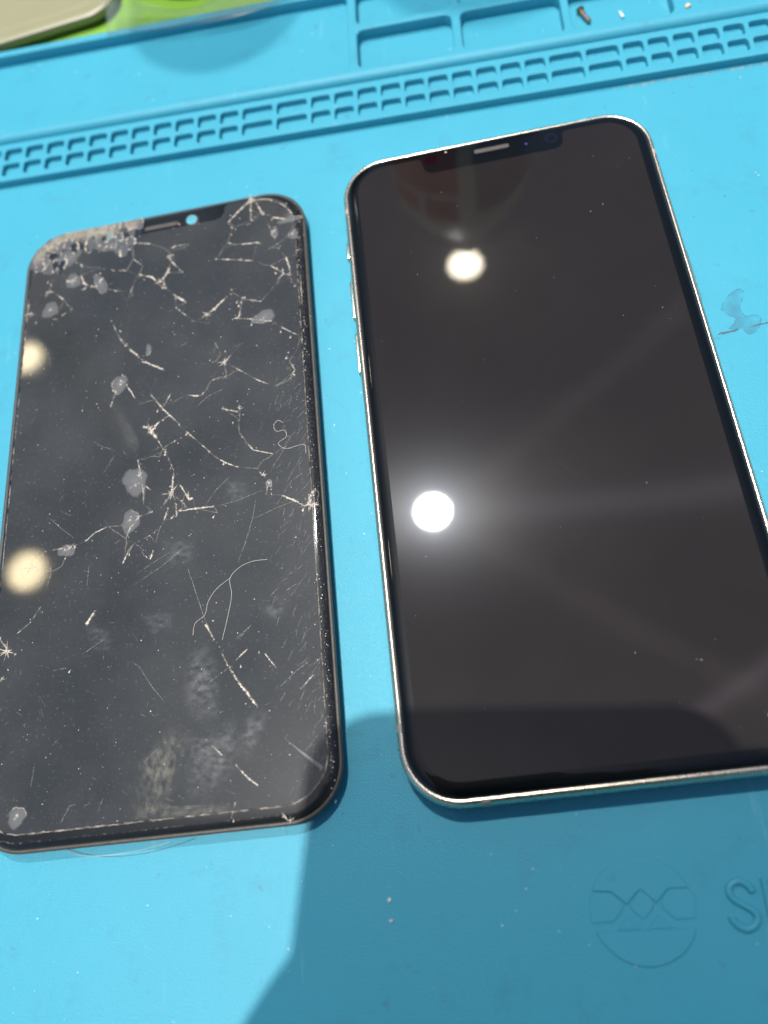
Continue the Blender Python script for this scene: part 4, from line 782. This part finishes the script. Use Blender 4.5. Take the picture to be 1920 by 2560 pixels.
# ------------------------------------------------------------------ the person holding it (seen only as shade and in reflections)
CM = Matrix.LocRotScale(cam.location, cam.rotation_euler, None)
def cl(x, y, z): v = CM @ Vector((x*MM, y*MM, z*MM)); return (v.x/MM, v.y/MM, v.z/MM)
def skin(name, chains, parent, m, sub=2):
    """chains: list of [(point, radius), ...]; the first vertex of each is its root; a chain may start at ('join', chain, index)"""
    bm = bmesh.new(); lay = bm.verts.layers.skin.verify(); made = []
    for ch in chains:
        row = []
        for p in ch:
            if p[0] == 'join': row.append(made[p[1]][p[2]]); continue
            v = bm.verts.new([c*MM for c in p[0]]); v[lay].radius = (p[1]*MM, p[1]*MM); row.append(v)
        for a, b_ in zip(row, row[1:]): bm.edges.new((a, b_))
        if ch[0][0] != 'join': row[0][lay].use_root = True
        made.append(row)
    me = bpy.data.meshes.new(name); bm.to_mesh(me); bm.free()
    o = link(name, me, parent, m)
    o.modifiers.new('skin', 'SKIN').use_smooth_shade = True
    s = o.modifiers.new('smooth', 'SUBSURF'); s.levels = s.render_levels = sub
    return o
per = empty('person', (10, -460, -300), label='person in a dark shirt leaning over the bench holding the black phone', cat='person')
per_inv = Matrix.Translation((-10, 460, 300))
def W(p): return tuple(per_inv @ Vector(p))
def hand(s, xe, ys, wrist, elbow, LS):
    # s: -1 left hand, +1 right hand; xe: phone edge; ys: finger heights along it
    ymid = sum(ys)/4
    ch = [[(W(elbow), 40), (W(tuple((a+b_)/2 for a, b_ in zip(elbow, wrist))), 34), (W(wrist), 25), (W(cl(xe+s*17, ymid-26, 4)), 22), (W(cl(xe+s*12, ymid-4, 3)), 19), (W(cl(xe+s*10, ymid+14, 2)), 14)]]
    for k, y in enumerate(ys):
        L = LS[k]; r = (8.2, 8.6, 8.2, 7.2)[k]
        ch.append([(W(cl(xe+s*8, y-2, 1)), r+1.5), (W(cl(xe+s*5, y, -7)), r), (W(cl(xe-s*L*.45, y+2, -10.5)), r*.92), (W(cl(xe-s*L*.85, y+3, -9.5)), r*.82)])
    ch.append([(W(cl(xe+s*12, ymid-6, 10)), 11), (W(cl(xe+s*4, ymid+12, 17)), 10), (W(cl(xe-s*10, ymid+28, 17)), 8.5), (W(cl(xe-s*20, ymid+40, 16)), 7)])
    return ch
LE, RE = (-205, -330, 40), (215, -330, 40)
skin('arm', hand(-1, -49, (-56, -72, -88, -103), cl(-80, -165, 2), LE, (30, 36, 34, 26))+[[(W(cl(-62, -87, 8)), 20), (W(cl(-55, -60, 8)), 22), (W(cl(-50, -40, 9)), 18), (W(cl(-44, -20, 12)), 11)]], per, M['skin'])
skin('arm', hand(1, 25, (-28, -48, -66, -84), cl(56, -140, 2), RE, (10, 22, 24, 20))+[[(W(cl(34, -52, 5)), 13), (W(cl(27, -20, 6)), 12), (W(cl(22, 0, 7)), 9.5), (W(cl(18, 7, 9)), 7.5)]], per, M['skin'])
skin('head', [[(W((12, -340, 330)), 52), (W((16, -285, 395)), 55), (W((20, -245, 450)), 74), (W((22, -228, 510)), 82), (W((22, -232, 560)), 62)],
              [(W((21, -165, 476)), 13), (W((21, -150, 468)), 12), (W((21, -146, 458)), 9)]], per, M['skin'])
skin('hair', [[(W((22, -262, 490)), 76), (W((22, -252, 545)), 78), (W((22, -236, 588)), 55)]], per, M['hairdark'])
skin('shirt', [[(W((10, -470, -280)), 150), (W((10, -462, -60)), 135), (W((11, -440, 140)), 140), (W((12, -385, 270)), 90), (W((12, -350, 322)), 62)],
               [(W((-60, -415, 215)), 70), (W((-175, -400, 205)), 62), (W((-215, -370, 110)), 52), (W(LE), 47)],
               [(W((80, -415, 215)), 70), (W((195, -400, 205)), 62), (W((228, -370, 110)), 52), (W(RE), 47)]], per, M['shirt'])
